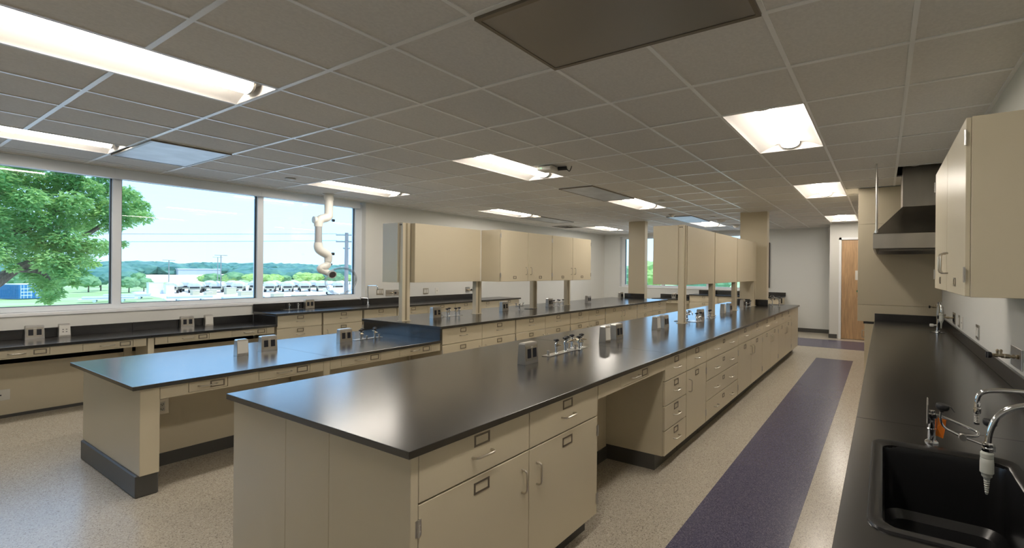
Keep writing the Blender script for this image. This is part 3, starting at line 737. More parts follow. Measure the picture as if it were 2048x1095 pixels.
# ---------------- stainless canopy hood
t = thing('canopy_hood', 'stainless steel canopy hood under the ceiling over the right counter', 'range hood', (.25, 6.1, 1.82))
y0, y1 = 5.45, 6.948
q = lambda a, b_, c, d, z: [(a, c, z), (b_, c, z), (b_, d, z), (a, d, z)]
b = B(); b.loft([q(-.098, RX-.002, y0, y1, 1.982), q(.19, RX-.002, 5.97, 6.62, 2.325)], False, False); obj('sloped_canopy', b, HOODS, t)
b = B(); b.loft([q(-.10, RX-.002, y0-.002, y1, 1.98), q(-.10, RX-.002, y0-.002, y1, 1.825), q(-.075, RX-.03, y0+.02, y1-.02, 1.815), q(-.05, RX-.05, y0+.05, y1-.05, 1.86), q(-.05, RX-.05, y0+.05, y1-.05, 1.90)], False, True); obj('lip', b, HOODS, t)
obj('duct_cover', B().loft([q(.19, RX-.002, 5.97, 6.62, 2.325), q(.19, RX-.002, 5.97, 6.62, 2.97)]), HOODS, t)
b = B()
for k in range(5): b.box(-.045, .02, y0+.16+k*.02, y0+.172+k*.02, 1.852, 1.859)
obj('filter_slots', b, DARK, t)
obj('lamp_lens', B().box(.1, .5, 5.9, 6.3, 1.852, 1.859), TROFF, t)
for x, y in ((-.07, 5.48), (-.07, 6.24)):
    t = tag(obj('hanger_rod', B().cyl((x, y, 1.985), (x, y, CZ), .008).cyl((x, y, 1.984), (x, y, 2.02), .018, n=6).cyl((x, y, 2.09), (x, y, 2.10), .014, n=6), STEEL), 'threaded hanger rod nearer the viewer, holding the hood' if y < 6 else 'threaded hanger rod behind the nearer one, holding the hood', 'hanger rod')
# bright conduit end in the ceiling opening
tag(obj('conduit_coil', B().tube([(.24, 5.87, CZ+.05), (.30, 5.85, CZ+.03), (.36, 5.86, CZ+.05), (.42, 5.87, CZ+.09)], .018, smooth=5), STEEL), 'silver conduit in the ceiling opening above the hood', 'conduit')

# ================================================================= SERVICES ON THE BENCHES
def pedestal(kind):
    t = lthing('power_pedestal' if kind in ('double', 'combo') else 'data_pedestal', '', 'outlet', (0, 0, 0))
    wy = .064 if kind in ('double', 'combo') else .042
    wx, hh = .036, .145
    def ring(a, b_, z): return [(-a, -b_, z), (a, -b_, z), (a, b_, z), (-a, b_, z)]
    b = B(); b.loft([ring(wx, wy, .0004), ring(wx, wy, .012), ring(wx-.007, wy-.003, hh-.008), ring(wx-.009, wy-.005, hh-.003), ring(wx-.013, wy-.009, hh)])
    obj('housing', b, STEEL, t)
    # face plate on +x side, leaning with the housing
    lean = math.atan2(.007, hh-.020)
    def plate(nm, y0, y1, z0, z1, th, m, off=0.0):
        bb = B(); bb.box(0, th, y0, y1, z0, z1, .0008)
        bmesh.ops.rotate(bb.b, verts=bb.b.verts, cent=(0, 0, 0), matrix=Matrix.Rotation(-lean, 3, 'Y'))
        bmesh.ops.translate(bb.b, verts=bb.b.verts, vec=(wx+off, 0, .012))
        return obj(nm, bb, m, t)
    hp = hh-.034
    if kind == 'double':
        plate('face_plate', -wy+.008, wy-.008, .012, hp, .003, NICKEL)
        for y in (-.027, .027): plate('receptacle', y-.0165, y+.0165, .030, hp-.018, .003, RECEPT, .003)
        plate('circuit_label', -.01, .012, hp-.013, hp-.004, .0006, WHITEP, .003)
    elif kind == 'combo':
        plate('face_plate', -wy+.008, wy-.008, .012, hp, .003, NICKEL)
        plate('receptacle', -.045, -.012, .030, hp-.018, .003, RECEPT, .003)
        for z in (.032, .066): plate('receptacle', .010, .042, z, z+.028, .003, RECEPT, .003)
    else:
        plate('face_plate', -wy+.004, wy-.004, .008, hp+.006, .003, WHITEP)
        if kind == 'data':
            for y in (-.012, .012):
                for z in (.042, .068): plate('data_port', y-.006, y+.006, z, z+.007, .001, BLACKP, .003)
    return t
PED = {}
def put_ped(kind, label, x, y, z, grp='pedestals on the benches'):
    if kind not in PED: t = PED[kind] = pedestal(kind)
    else: t = copy_tree(PED[kind])
    t.location = (x, y, z); t['label'] = label; t['group'] = grp; return t
put_ped('double', 'steel power pedestal nearest the viewer, beside the gas valve row', -2.146, 2.345, ZT)
put_ped('blank', 'narrow blank pedestal of the first pair on the nearest bench', -2.20, 3.40, ZT)
put_ped('double', 'power pedestal of the first pair on the nearest bench', -2.205, 3.61, ZT)
put_ped('blank', 'narrow blank pedestal of the second pair, just before the near cupboard post', -2.19, 4.42, ZT)
put_ped('double', 'power pedestal of the second pair, just before the near cupboard post', -2.19, 4.62, ZT)
put_ped('double', 'power pedestal crowded among the taps behind the near cupboard post', -2.13, 5.62, ZT)
put_ped('blank', 'narrow blank pedestal between second and third cupboard posts of the nearest bench', -2.19, 6.76, ZT)
put_ped('double', 'power pedestal between second and third cupboard posts of the nearest bench', -2.16, 6.98, ZT)
put_ped('double', 'power pedestal just before the cream column on the nearest bench', -2.24, 8.05, ZT)
put_ped('blank', 'pale pedestal at the near end of the low middle bench', -5.08, 1.825, ZL)
put_ped('double', 'power pedestal with two black outlets next to the pale one on the low middle bench', -5.145, 2.05, ZL)
put_ped('double', 'power pedestal beside the four valves on the low middle bench', -5.075, 2.705, ZL)
put_ped('combo', 'power pedestal beside the first cupboard post of the middle bench', -5.175, 3.895, ZT)
put_ped('combo', 'power pedestal beside the small tap on the middle bench', -5.22, 5.15, ZT)
put_ped('combo', 'power pedestal between third and last cupboard posts of the middle bench', -5.22, 6.24, ZT)
put_ped('double', 'power pedestal past the last cupboard post of the middle bench', -5.18, 7.38, ZT)
put_ped('double', 'furthest power pedestal of the middle bench, by the black upstand', -5.42, 9.05, ZT)
put_ped('double', 'power pedestal nearest the left edge, under the window', -8.035, 1.11, ZL)
put_ped('data', 'white data pedestal with four ports under the window', -8.035, 1.31, ZL)
put_ped('double', 'power pedestal in the middle of the low window counter', -8.035, 2.315, ZL)
put_ped('blank', 'blank pale pedestal in the middle of the low window counter', -8.035, 2.53, ZL)
put_ped('double', 'power pedestal on the tall left counter under the window', -8.02, 3.735, ZT)
t = put_ped('double', 'small power pedestal on the low far counter', -5.52, 12.34, ZL); t.rotation_euler = (0, 0, -PI/2)
t = put_ped('double', 'small power pedestal on the tall far counter', -4.30, 12.34, ZT); t.rotation_euler = (0, 0, -PI/2)

def knob_mesh():
    b = B(); b.lathe([(.009, .0), (.010, .006), (.013, .008), (.014, .020), (.007, .024)], n=12)
    for k in range(5):
        a = 2*PI*k/5; b.ball((.015*math.cos(a), .015*math.sin(a), .014), .0095, 1, (1, 1, .85))
    return mesh_of('knob', b, BLACKP, True)
KNOB = knob_mesh()
def stem_mesh(m):
    b = B(); b.lathe([(.014, 0), (.014, .004), (.009, .006), (.009, .050), (.0135, .053), (.0135, .078), (.008, .081), (.007, .094)], n=12)
    return mesh_of('valve_stem', b, m, True)
def nozzle_mesh(m):
    b = B(); prof = [(.010, 0), (.012, .006), (.012, .012)]
    for k in range(5): prof += [(.0062-.0005*k, .014+.007*k), (.0048-.0005*k, .0205+.007*k)]
    b.lathe(prof+[(.002, .052)], n=10, M_=Matrix.Rotation(PI/2, 4, 'Y'))
    return mesh_of('hose_nozzle', b, m, True)
STEM = stem_mesh(CHROME); NOZ = nozzle_mesh(BRASS)
def gas(label, x, y, z, L, vs, studs=(), grp='service valve sets on the benches', knobs=True):
    t = lthing('gas_valve_set', label, 'valve', (x, y, z), 0, grp)
    obj('base_plate', B().box(-.036, .036, -L/2, L/2, .0004, .004, .001), STEEL, t)
    for q in vs:
        vx, vy, hz, a = q
        s = child('valve_stem', STEM, t, (vx, vy, .002+hz))
        if hz: 
            child('riser', RISER, t, (0, vy, .002))
        child('hose_nozzle', NOZ, s, (0, 0, .068), (0, 0, a))
        if knobs: child('knob', KNOB, s, (0, 0, .090))
    for vx, vy in studs: child('stud', STUD, t, (vx, vy, .003))
    return t
RISER = mesh_of('riser', B().cyl((0, 0, 0), (0, 0, .06), .007, n=10), CHROME, True)
STUD = mesh_of('stud', B().lathe([(.009, 0), (.009, .028), (.011, .03), (.011, .036), (0, .036)], n=12), STEEL, True)
gas('row of black knobbed gas valves nearest the viewer', -2.20, 2.84, ZT, .50, [(0, -.12, 0, 0), (0, -.01, 0, PI/2), (-.03, .05, 0, PI/2), (-.05, .14, 0, -PI/2), (.045, .11, 0, 0), (-.01, .22, 0, 0)], [(.0, -.215), (.02, .09)])
_v = [o for o in bpy.data.objects if o.get('label', '') == 'row of black knobbed gas valves nearest the viewer'][0]
obj('cross_pipe', B().cyl((-.03, .03, .068), (-.05, .20, .068), .008, n=10).cyl((.045, .11, .066), (-.05, .14, .066), .008, n=10).cyl((-.04, .18, .066), (-.01, .24, .066), .008, n=10), BRASS, _v, True)
gas('pair of black knobbed valves just past the near sink taps on the nearest bench', -2.09, 5.93, ZT, .22, [(.0, -.06, 0, 0), (-.03, .05, 0, PI/2)])
gas('valves beside the furthest power pedestal, in front of the cream column', -2.20, 8.28, ZT, .3, [(.0, -.1, 0, 0), (-.03, .0, 0, PI/2), (.02, .08, 0, PI/2)])
gas('four black knobbed valves beside the step of the low middle bench', -5.12, 2.98, ZL, .30, [(.04, -.10, 0, 0), (.05, .05, 0, 0), (-.05, -.03, 0, PI), (-.05, .11, 0, PI)], [(.03, -.03), (.03, .11)])
gas('four black knobbed valves past the first cupboard post of the middle bench', -5.20, 4.16, ZT, .34, [(.03, -.09, 0, 0), (.04, .04, 0, 0), (-.04, .0, 0, PI), (.0, .13, 0, PI/2)], [(0, -.14)])
gas('four black knobbed valves before the last cupboard post of the middle bench', -5.15, 6.40, ZT, .34, [(.0, -.12, 0, 0), (.03, .0, 0, 0), (-.04, .05, 0, PI), (.0, .14, 0, PI/2)])
gas('pair of chrome capped valves beneath the window on the tall left counter', -8.03, 3.53, ZT, .26, [(0, -.06, 0, 0), (0, .06, 0, 0)], knobs=False)

def smalltap(label, x, y, z, grp='small cup sink taps'):
    t = lthing('bench_tap', label, 'faucet', (x, y, z), 0, grp)
    b = B(); b.lathe([(.022, 0), (.022, .006), (.010, .010), (.010, .075), (.013, .08), (.013, .095), (0, .097)], n=14)
    obj('tap_body', b, CHROME, t, True)
    obj('crossbar', B().cyl((0, -.075, .062), (0, .075, .062), .009), CHROME, t, True)
    for s in (-1, 1):
        hd = obj('tap_handle', B().lathe([(.016, .050), (.016, .070), (.010, .078), (.010, .105), (.006, .11)], (0, s*.075, 0), 12), CHROME, t, True)
        obj('lever', B().cyl((0, s*.075-.025, .108), (0, s*.075+.025, .108), .006, n=8).cyl((-.025, s*.075, .108), (.025, s*.075, .108), .006, n=8), CHROME, hd, True)
    obj('spout', B().tube([(0, 0, .085), (.02, 0, .10), (.06, 0, .10), (.075, 0, .085), (.077, 0, .06)], .006, smooth=4), CHROME, t, True)
    return t
smalltap('small two handled chrome tap on the middle bench below the cupboards', -5.15, 5.42, ZT)
def cupsink(label, x, y):
    t = thing('cup_sink', label, 'cup sink', (x, y, ZT), 'small oval cup sinks')
    b = B(); b.lathe([(.055, .0003), (.075, .0012), (.078, .004), (.070, .005), (.062, .001), (.03, .0008), (0, .0006)], (x, y, ZT), 24)
    obj('bowl', b, SINKB, t, True)
    obj('strainer', B().lathe([(.02, .0012), (.02, .003), (0, .003)], (x, y, ZT), 14), STEEL, t, True)
cupsink('small round cup sink beside the tap on the middle bench', -5.15, 5.64)
cupsink('small round cup sink just behind the near cupboard post of the nearest bench', -2.30, 5.33)
t = smalltap('chrome cross handled tap over the cup sink on the nearest bench', -2.32, 5.62, ZT)
t = lthing('water_valve_block', 'cluster of chrome valves and pipes around the pedestal on the nearest bench', 'valve', (-2.10, 5.46, ZT))
b = B(); b.cyl((0, -.05, .05), (0, .16, .05), .010); b.cyl((0, -.05, 0), (0, -.05, .055), .009); b.cyl((0, .09, 0.001), (0, .09, .055), .009); obj('pipe', b, CHROME, t, True)
obj('valve_body', B().ball((0, -.05, .055), .016).ball((0, .09, .055), .016), CHROME, t, True)
for y in (-.05, .09): child('valve_stem', STEM, t, (.0, y, .0)); child('knob', KNOB, t, (0, y, .090))
t = thing('fixture_base', 'flat chrome rimmed service base under the valve cluster', 'valve', (-2.16, 5.42, ZT))
obj('base_plate', B().box(-2.23, -2.05, 5.32, 5.53, ZT+.0004, ZT+.004, .001), STEEL, t)

# tall goose necks ---------------------------------------------------------
NOZW = [(.012, 0), (.0165, -.006), (.0165, -.018), (.015, -.020), (.0165, -.022), (.0175, -.035), (.0175, -.062), (.014, -.066), (.013, -.074), (.009, -.078)]
for k in range(7): NOZW += [(.0086-.0006*k, -.080-.0066*k), (.0070-.0006*k, -.0855-.0066*k)]
def whitenoz(b, c, s=1): b.lathe([(r*s, z*s) for r, z in NOZW]+[(.002*s, -.128*s)], c, 20); return b
t = thing('sink_faucet', 'chrome gooseneck faucet with milky serrated nozzle over the black sink', 'faucet', (.50, 1.62, ZT))
sp = obj('spout', B().tube([(.52, 1.62, ZT+.03), (.52, 1.62, 1.08), (.50, 1.63, 1.135), (.45, 1.64, 1.172), (.40, 1.65, 1.184), (.356, 1.65, 1.1805), (.3203, 1.65, 1.1643), (.2929, 1.65, 1.1344), (.2779, 1.65, 1.0901), (.2743, 1.65, 1.052)], .0085, 14, 5), CHROME, t, True)
obj('collar', B().lathe([(.0125, .0), (.0145, .003), (.0145, .012), (.012, .014), (.0135, .018), (.0135, .024), (.009, .028)], (.2735, 1.65, 1.034), 12).box(.283, .292, 1.644, 1.656, 1.038, 1.054), CHROME, t, True)
obj('nozzle', whitenoz(B(), (.2725, 1.65, 1.036)), TRANSL, t, True)
obj('faucet_base', B().lathe([(.032, .0004), (.032, .008), (.02, .014), (.018, .04), (0, .04)], (.52, 1.62, ZT), 20), CHROME, t, True)
obj('tap_handle', B().cyl((.47, 1.70, ZT+.0005), (.47, 1.70, ZT+.05), .014).cyl((.435, 1.70, ZT+.055), (.505, 1.70, ZT+.055), .008), CHROME, t, True)
t = thing('spring_faucet', 'chrome spout with a spring tip behind the gooseneck faucet', 'faucet', (.52, 1.82, ZT))
obj('spout', B().tube([(.56, 1.82, ZT+.01), (.56, 1.82, 1.12), (.55, 1.82, 1.165), (.51, 1.82, 1.183), (.45, 1.82, 1.186), (.392, 1.82, 1.1853), (.3529, 1.82, 1.1841), (.3112, 1.82, 1.1795), (.2885, 1.82, 1.1718), (.2771, 1.82, 1.1587), (.2729, 1.82, 1.1402), (.273, 1.82, 1.128)], .0075, 14, 4), CHROME, t, True)
obj('collar', B().lathe([(.0095, 0), (.0105, .003), (.0105, .018), (.0085, .020), (.009, .032), (.007, .034)], (.2740, 1.82, 1.101), 10), CHROME, t, True)
b = B(); pts = []
for k in range(6*10+1):
    a = 2*PI*k/10; pts.append((.2727+.0062*math.cos(a), 1.82+.0062*math.sin(a), 1.101-.030*k/60))
b.tube(pts, .0013, 6); obj('spring', b, STEEL, t, True)
obj('tip', B().lathe([(.004, .036), (.004, .006), (.008, .004), (.008, -.002), (.002, -.003)], (.2727, 1.82, 1.067), 12), BLACKP, t, True)
obj('faucet_base', B().lathe([(.028, .0004), (.028, .008), (.015, .014), (0, .02)], (.56, 1.82, ZT), 20), CHROME, t, True)
# eyewash ------------------------------------------------------------------
Y = 2.03
t = thing('eyewash', 'chrome swing arm eyewash with black capped sprays and orange tag', 'eyewash', (.167, Y, ZT))
obj('pedestal', B().lathe([(.0225, .0004), (.0225, .004), (.016, .010), (.0135, .012), (.0135, .048), (.0155, .050), (.0155, .054), (.0115, .056), (.0115, .085), (.0125, .087), (.0125, .105), (.010, .108), (.010, .122), (0, .124)], (.167, Y, ZT), 22), CHROME, t, True)
pd = B(); pd.ext([(2.015, .985), (2.045, .985), (2.048, 1.06), (2.040, 1.082), (2.020, 1.082), (2.012, 1.06)], 'x', .151, .1545); obj('push_paddle', pd, STEEL, t)
obj('pivot_block', B().box(.153, .182, 2.018, 2.042, 1.008, 1.028, .003), CHROME, t)
ar = obj('swing_arm', B().tube([(.172, Y, 1.0232), (.2001, Y-.004, 1.0190), (.2509, Y-.010, 1.0035), (.290, Y-.016, .9915), (.303, Y-.022, .9860), (.3045, Y-.032, .9800), (.2972, Y-.036, .9750), (.2645, Y-.034, .9697), (.254, Y-.032, .9665)], .0048, 12, 4), CHROME, t, True)
obj('spray_arm', B().tube([(.191, Y-.034, 1.045), (.1904, Y-.034, 1.0258), (.1951, Y-.034, 1.0018), (.2072, Y-.034, .9865), (.2276, Y-.034, .9766), (.2562, Y-.034, .9642), (.2908, Y-.034, .9556), (.3150, Y-.034, .9490), (.3294, Y-.034, .9549), (.334, Y-.034, .9815), (.3322, Y-.034, 1.008)], .0040, 12, 4), CHROME, t, True)
obj('centre_disc', B().cyl((.2562, Y-.030, .9642), (.2575, Y-.050, .9655), .0115, n=24), STEEL, t, True)
for x, z in ((.1945, 1.045), (.3345, 1.010)):
    c = obj('spray_head', B().lathe([(.006, 0), (.008, .005), (.018, .009), (.0215, .015), (.0215, .025), (.019, .029), (0, .0295)], (x, Y-.034, z), 22, Matrix.Rotation(.12, 4, 'Y')), BLACKP, t, True)
fb = B(); fb.box(0, .022, -.008, .008, 0, .0022, .0006); bmesh.ops.rotate(fb.b, verts=fb.b.verts, cent=(0, 0, 0), matrix=Matrix.Rotation(.95, 3, 'Y')); bmesh.ops.translate(fb.b, verts=fb.b.verts, vec=(.2195, Y-.034, 1.068))
obj('flip_cap', fb, BLACKP, t)
def sheet(pts, d):
    b = B(); n = len(pts); a = [b.b.verts.new(p) for p in pts]; c = [b.b.verts.new((p[0], p[1]+d, p[2])) for p in pts]
    b.b.faces.new(a); b.b.faces.new(c[::-1])
    for k in range(n): b.b.faces.new((a[k], a[(k+1) % n], c[(k+1) % n], c[k]))
    return b
obj('orange_tag', sheet([(.1865, Y+.014, 1.0089), (.2139, Y+.012, 1.005), (.2095, Y+.008, .968), (.2042, Y+.012, .9332), (.180, Y+.012, .9411), (.184, Y+.006, .975)], .0006), ORANGE, t)
obj('orange_tag', sheet([(.1762, Y+.002, 1.0108), (.1847, Y+.024, 1.0083), (.1825, Y+.022, .958), (.1772, Y+.004, .9445)], .0006), ORANGE, t)
# far right faucet
t = thing('corner_faucet', 'chrome faucet with milky nozzle at the far end of the right counter', 'faucet', (.53, 5.90, ZT))
obj('faucet_base', B().lathe([(.052, .0004), (.052, .003), (.028, .006), (.028, .014), (.014, .02), (.014, .05), (0, .05)], (.53, 5.9, ZT), 20), CHROME, t, True)
obj('base_ring', B().lathe([(.075, .0003), (.075, .002), (.054, .0022), (.054, .0008)], (.53, 5.9, ZT), 24), BLACKP, t, True)
obj('spout', B().tube([(.53, 5.9, ZT+.04), (.53, 5.9, 1.20), (.535, 5.87, 1.245), (.54, 5.82, 1.255), (.545, 5.76, 1.23), (.548, 5.74, 1.17), (.548, 5.74, 1.13)], .011, 12, 4), CHROME, t, True)
obj('nozzle', whitenoz(B(), (.548, 5.74, 1.135), 1.25), TRANSL, t, True)
obj('tap_handle', B().cyl((.53, 5.9, .995), (.49, 5.9, .99), .008).lathe([(.010, 0), (.016, .004), (.016, .035), (.010, .04)], (.495, 5.9, .99), 14, Matrix.Rotation(-PI/2, 4, 'Y')), WHITEP, t, True)
# left counter faucet
t = thing('window_faucet', 'slim chrome faucet with long level arm at the window corner', 'faucet', (-8.0, 4.65, ZT))
obj('faucet_base', B().lathe([(.028, .0004), (.028, .006), (.014, .014), (.014, .06), (.011, .065)], (-8.0, 4.65, ZT), 18), CHROME, t, True)
obj('spout', B().tube([(-8.0, 4.65, ZT+.05), (-8.0, 4.65, 1.235), (-7.99, 4.65, 1.25), (-7.97, 4.65, 1.256), (-7.76, 4.65, 1.262), (-7.73, 4.65, 1.255), (-7.715, 4.65, 1.235), (-7.715, 4.65, 1.19)], .0095, 12, 3), CHROME, t, True)
obj('tap_handle', B().cyl((-8.0, 4.65, 1.03), (-8.035, 4.59, 1.035), .012).ball((-8.045, 4.575, 1.036), .022).cyl((-8.05, 4.55, 1.01), (-8.05, 4.56, 1.06), .008), CHROME, t, True)
# taps at the far end of the nearest bench
t = thing('end_sink', 'small black sink at the far end of the nearest bench', 'sink', (-1.83, 9.1, ZT))
obj('rim', slab_hole([(-1.94, 8.96), (-1.74, 8.96), (-1.74, 9.24), (-1.94, 9.24)], [[(-1.92, 8.98), (-1.76, 8.98), (-1.76, 9.22), (-1.92, 9.22)]], ZT+.0004, ZT+.004), SINKB, t)
obj('basin', B().box(-1.92, -1.76, 8.98, 9.22, ZT+.0003, ZT+.001), SINKB, t)
t = thing('end_faucet', 'chrome faucet at the far end of the nearest bench', 'faucet', (-1.69, 8.55, ZT))
obj('faucet_base', B().lathe([(.026, .0004), (.026, .008), (.014, .012), (.014, .11), (.02, .115), (.02, .15), (.012, .155), (0, .16)], (-1.69, 8.55, ZT), 16), CHROME, t, True)
obj('spout', B().tube([(-1.69, 8.55, 1.06), (-1.74, 8.60, 1.075), (-1.84, 8.70, 1.075), (-1.88, 8.74, 1.05)], .009, smooth=4), CHROME, t, True)
t = thing('end_eyewash', 'chrome eyewash beside the cream column at the far end', 'eyewash', (-1.86, 8.80, ZT))
obj('pedestal', B().lathe([(.022, .0004), (.022, .006), (.011, .01), (.011, .10), (0, .10)], (-1.88, 8.86, ZT), 14), CHROME, t, True)
obj('swing_arm', B().tube([(-1.88, 8.86, 1.01), (-1.91, 8.80, 1.05), (-1.90, 8.76, 1.09), (-1.86, 8.74, 1.11), (-1.82, 8.76, 1.08), (-1.83, 8.80, 1.03)], .008, smooth=4), CHROME, t, True)
obj('spray_head', B().ball((-1.86, 8.74, 1.115), .02, 2, (1, 1, .5)).ball((-1.93, 8.79, 1.075), .02, 2, (1, 1, .5)), BLACKP, t, True)

# ---------------- wall plates
def wallplate(kind, label, x, y, z, w_, h_, rotz=0, grp='wall plates'):
    t = lthing('wall_plate' if kind != 'gas' else 'wall_gas_valve', label, 'switch' if kind == 'switch' else ('valve' if kind == 'gas' else 'outlet'), (x, y, z), rotz, grp)
    m = {'switch': NICKEL, 'gas': STEEL, 'outlet': NICKEL, 'white': WHITEP, 'steel': STEEL}[kind]
    obj('face_plate', B().box(.0003, .007, -w_/2, w_/2, -h_/2, h_/2, .0015), m, t)
    if kind == 'switch':
        n = max(1, round(w_/.05)); s = w_/(n+.4)
        for k in range(n):
            y0 = -s*n/2+s*k; obj('rocker', B().box(.007, .011, y0+.007, y0+s-.007, -h_*.3, h_*.3, .001), WHITEP, t)
    if kind == 'outlet':
        for y0 in (-w_*.38, w_*.04): obj('receptacle', B().box(.007, .010, y0, y0+w_*.34, -h_*.33, h_*.33, .001), RECEPT, t)
    if kind == 'white': obj('port', B().box(.007, .0085, -.008, .008, -.006, .006), BLACKP, t)
    return t
def hvalve(t, y, z, L=.13):
    b = B(); prof = [(.012, 0), (.012, .01), (.007, .012), (.007, .035), (.012, .038), (.013, .06), (.008, .065), (.008, .09), (.011, .093), (.011, .108), (.006, .112), (.006, L)]
    b.lathe(prof, (0.007, y, z), 12, Matrix.Rotation(PI/2, 4, 'Y')); s = obj('valve_body', b, BRASS, t, True)
    obj('outlet_stub', B().cyl((.085, y, z), (.085, y, z+.022), .007).ball((.085, y, z+.028), .009), BRASS, s, True)
    obj('knob', B().lathe([(.008, 0), (.016, .004), (.018, .010), (.018, .02), (0, .022)], (L+.004, y, z), 12, Matrix.Rotation(PI/2, 4, 'Y')), BLACKP, t, True)
wallplate('switch', 'steel plate with two white rockers right of the window', WX, 4.925, 1.135, .13, .11)
t = wallplate('gas', 'steel gas plate next to the wall switches', WX, 5.10, 1.11, .13, .11); hvalve(t, .03, 0)
t = wallplate('gas', 'steel gas plate just left of the first cupboard post', WX, 5.25, 1.11, .13, .11); hvalve(t, .03, 0)
wallplate('switch', 'steel plate with white outlets seen under the first cupboard', WX, 5.865, 1.115, .12, .12)
wallplate('white', 'white data plate seen under the first cupboard', WX, 6.12, 1.115, .085, .12)
t = wallplate('gas', 'gas plate left of the second cupboard post', WX, 6.90, 1.115, .12, .12); hvalve(t, -.02, 0); hvalve(t, .03, -.02)
t = wallplate('gas', 'gas plate behind the second cupboard post', WX, 7.09, 1.115, .12, .12); hvalve(t, 0, 0)
wallplate('white', 'beige outlet cover near the floor at the left edge', -7.86, .88, .235, .12, .11)
wallplate('switch', 'steel plate with a white rocker on the right wall, below the cabinet', RX, 4.44, 1.095, .13, .115, PI)
wallplate('white', 'white blank plate on the right wall', RX, 5.255, 1.09, .09, .12, PI)
wallplate('switch', 'steel switch plate next to the white plate on the right wall', RX, 5.44, 1.09, .08, .12, PI)
t = wallplate('outlet', 'dark outlet plate with one gas valve on the right wall', RX, 5.79, 1.09, .19, .115, PI); hvalve(t, 0, 0)
t = wallplate('gas', 'furthest plate on the right wall, behind the corner faucet', RX, 6.81, 1.09, .11, .115, PI); hvalve(t, 0, .045)
t = wallplate('gas', 'steel gas plate at the right edge with two black knobbed valves', RX, 3.25, 1.087, .24, .115, PI); hvalve(t, .06, .012, .12); hvalve(t, -.03, -.0, .115)
t = wallplate('outlet', 'white outlet in a steel plate inside the low bench knee space', -4.94, 1.285, .465, .078, .118)
for o in t.children:
    if o.name.startswith('receptacle'): o.data = mesh_of('receptacle', B().box(.007, .010, -.016, .016, -.036, .036, .001), WHITEP); break
for o in list(t.children):
    if o.name.startswith('receptacle') and len(o.data.materials) and o.data.materials[0] != WHITEP: bpy.data.objects.remove(o)
for z in (-.018, .018):
    obj('outlet_slot', B().box(.010, .0106, -.008, -.005, z-.004, z+.004).box(.010, .0106, .005, .008, z-.004, z+.004).cyl((.010, 0, z-.009), (.0106, 0, z-.009), .003, n=8), BLACKP, t)

# ---------------- extraction arm by the window
X = -7.80
t = thing('extraction_arm', 'white jointed fume extraction arm hanging before the window', 'extraction arm', (X, 3.92, CZ))
obj('ceiling_flange', B().lathe([(.085, -.001), (.085, -.012), (.066, -.016), (.066, -.10), (0, -.10)], (X, 3.90, CZ), 24), DUCTW, t, True)
el = obj('elbow', B().tube([(X, 3.90, 2.66), (X, 3.90, 2.44), (X, 3.895, 2.395), (X, 3.86, 2.36), (X, 3.82, 2.345), (X, 3.785, 2.325), (X, 3.757, 2.28), (X, 3.755, 2.21)], [.058, .060, .066, .068, .068, .066, .062, .056], 20, 4), DUCTW, t, True)
obj('friction_knob', B().cyl((X, 3.955, 2.33), (X, 3.985, 2.33), .022), BLACKP, el, True)
obj('end_cap', B().cyl((X, 3.72, 2.31), (X, 3.685, 2.31), .056), DUCTW, el, True)
obj('duct_tube', B().cyl((X, 3.755, 2.22), (X, 3.755, 1.93), .049, n=24), DUCTG, t, True)
el = obj('elbow', B().tube([(X, 3.755, 1.96), (X, 3.757, 1.89), (X, 3.78, 1.84), (X, 3.83, 1.805), (X, 3.87, 1.78), (X, 3.895, 1.75), (X, 3.90, 1.70), (X, 3.895, 1.66)], [.056, .062, .066, .068, .066, .060, .054, .052], 20, 4), DUCTW, t, True)
obj('friction_knob', B().cyl((X, 3.955, 1.79), (X, 3.985, 1.79), .022), BLACKP, el, True)
obj('duct_tube', B().cyl((X, 3.90, 1.70), (X, 3.885, 1.60), .046, n=24), DUCTW, t, True)
el = obj('elbow', B().tube([(X, 3.89, 1.64), (X, 3.875, 1.60), (X, 3.83, 1.575), (X, 3.79, 1.555), (X, 3.80, 1.525), (X, 3.86, 1.50), (X+.02, 3.91, 1.475)], [.052, .058, .060, .052, .050, .050, .048], 20, 4), DUCTW, t, True)
obj('friction_knob', B().cyl((X, 3.935, 1.62), (X, 3.955, 1.62), .015), BLACKP, el, True)
ax = Vector((.62+.45, -.32+.30, -.30)).normalized()
ce = Vector((X+.03, 3.93, 1.465)); MQ = Matrix.Identity(4); MQ = ax.to_track_quat('Z', 'Y').to_matrix().to_4x4()
obj('hood_collar', B().lathe([(.048, -.03), (.050, .0), (.062, .03), (.062, .045), (.050, .047), (.050, .02), (0, .02)], ce, 24, MQ), DUCTW, t, True)
obj('grille', B().lathe([(.05, .040), (.05, .043), (0, .043)], ce, 24, MQ), mat('dark_grille', (.08, .07, .07), .5), t, True)
off = Vector((.0, .09, -.075))
b = B(); prof = [(.055, .03), (.12, .035), (.19, .06), (.225, .10), (.232, .14)]
loops = []
for r, z in prof:
    f = (r-.055)/.177
    loops.append([tuple(ce+off*f+(MQ.to_3x3() @ Vector((r*math.cos(2*PI*k/40), r*math.sin(2*PI*k/40), z)))) for k in range(40)])
b.loft(loops, False, False); dm = obj('clear_hood', b, ACRYL, t, True)
b = B(); pts = [ce+off+(MQ.to_3x3() @ Vector((.233*math.cos(2*PI*k/48), .233*math.sin(2*PI*k/48), .14))) for k in range(49)]; b.tube(pts, .0035, 8)
obj('hood_rim', b, glassmat('pale_rim', (.93, .97, .98), .3, 1.3, .1, haze=.22), t, True)

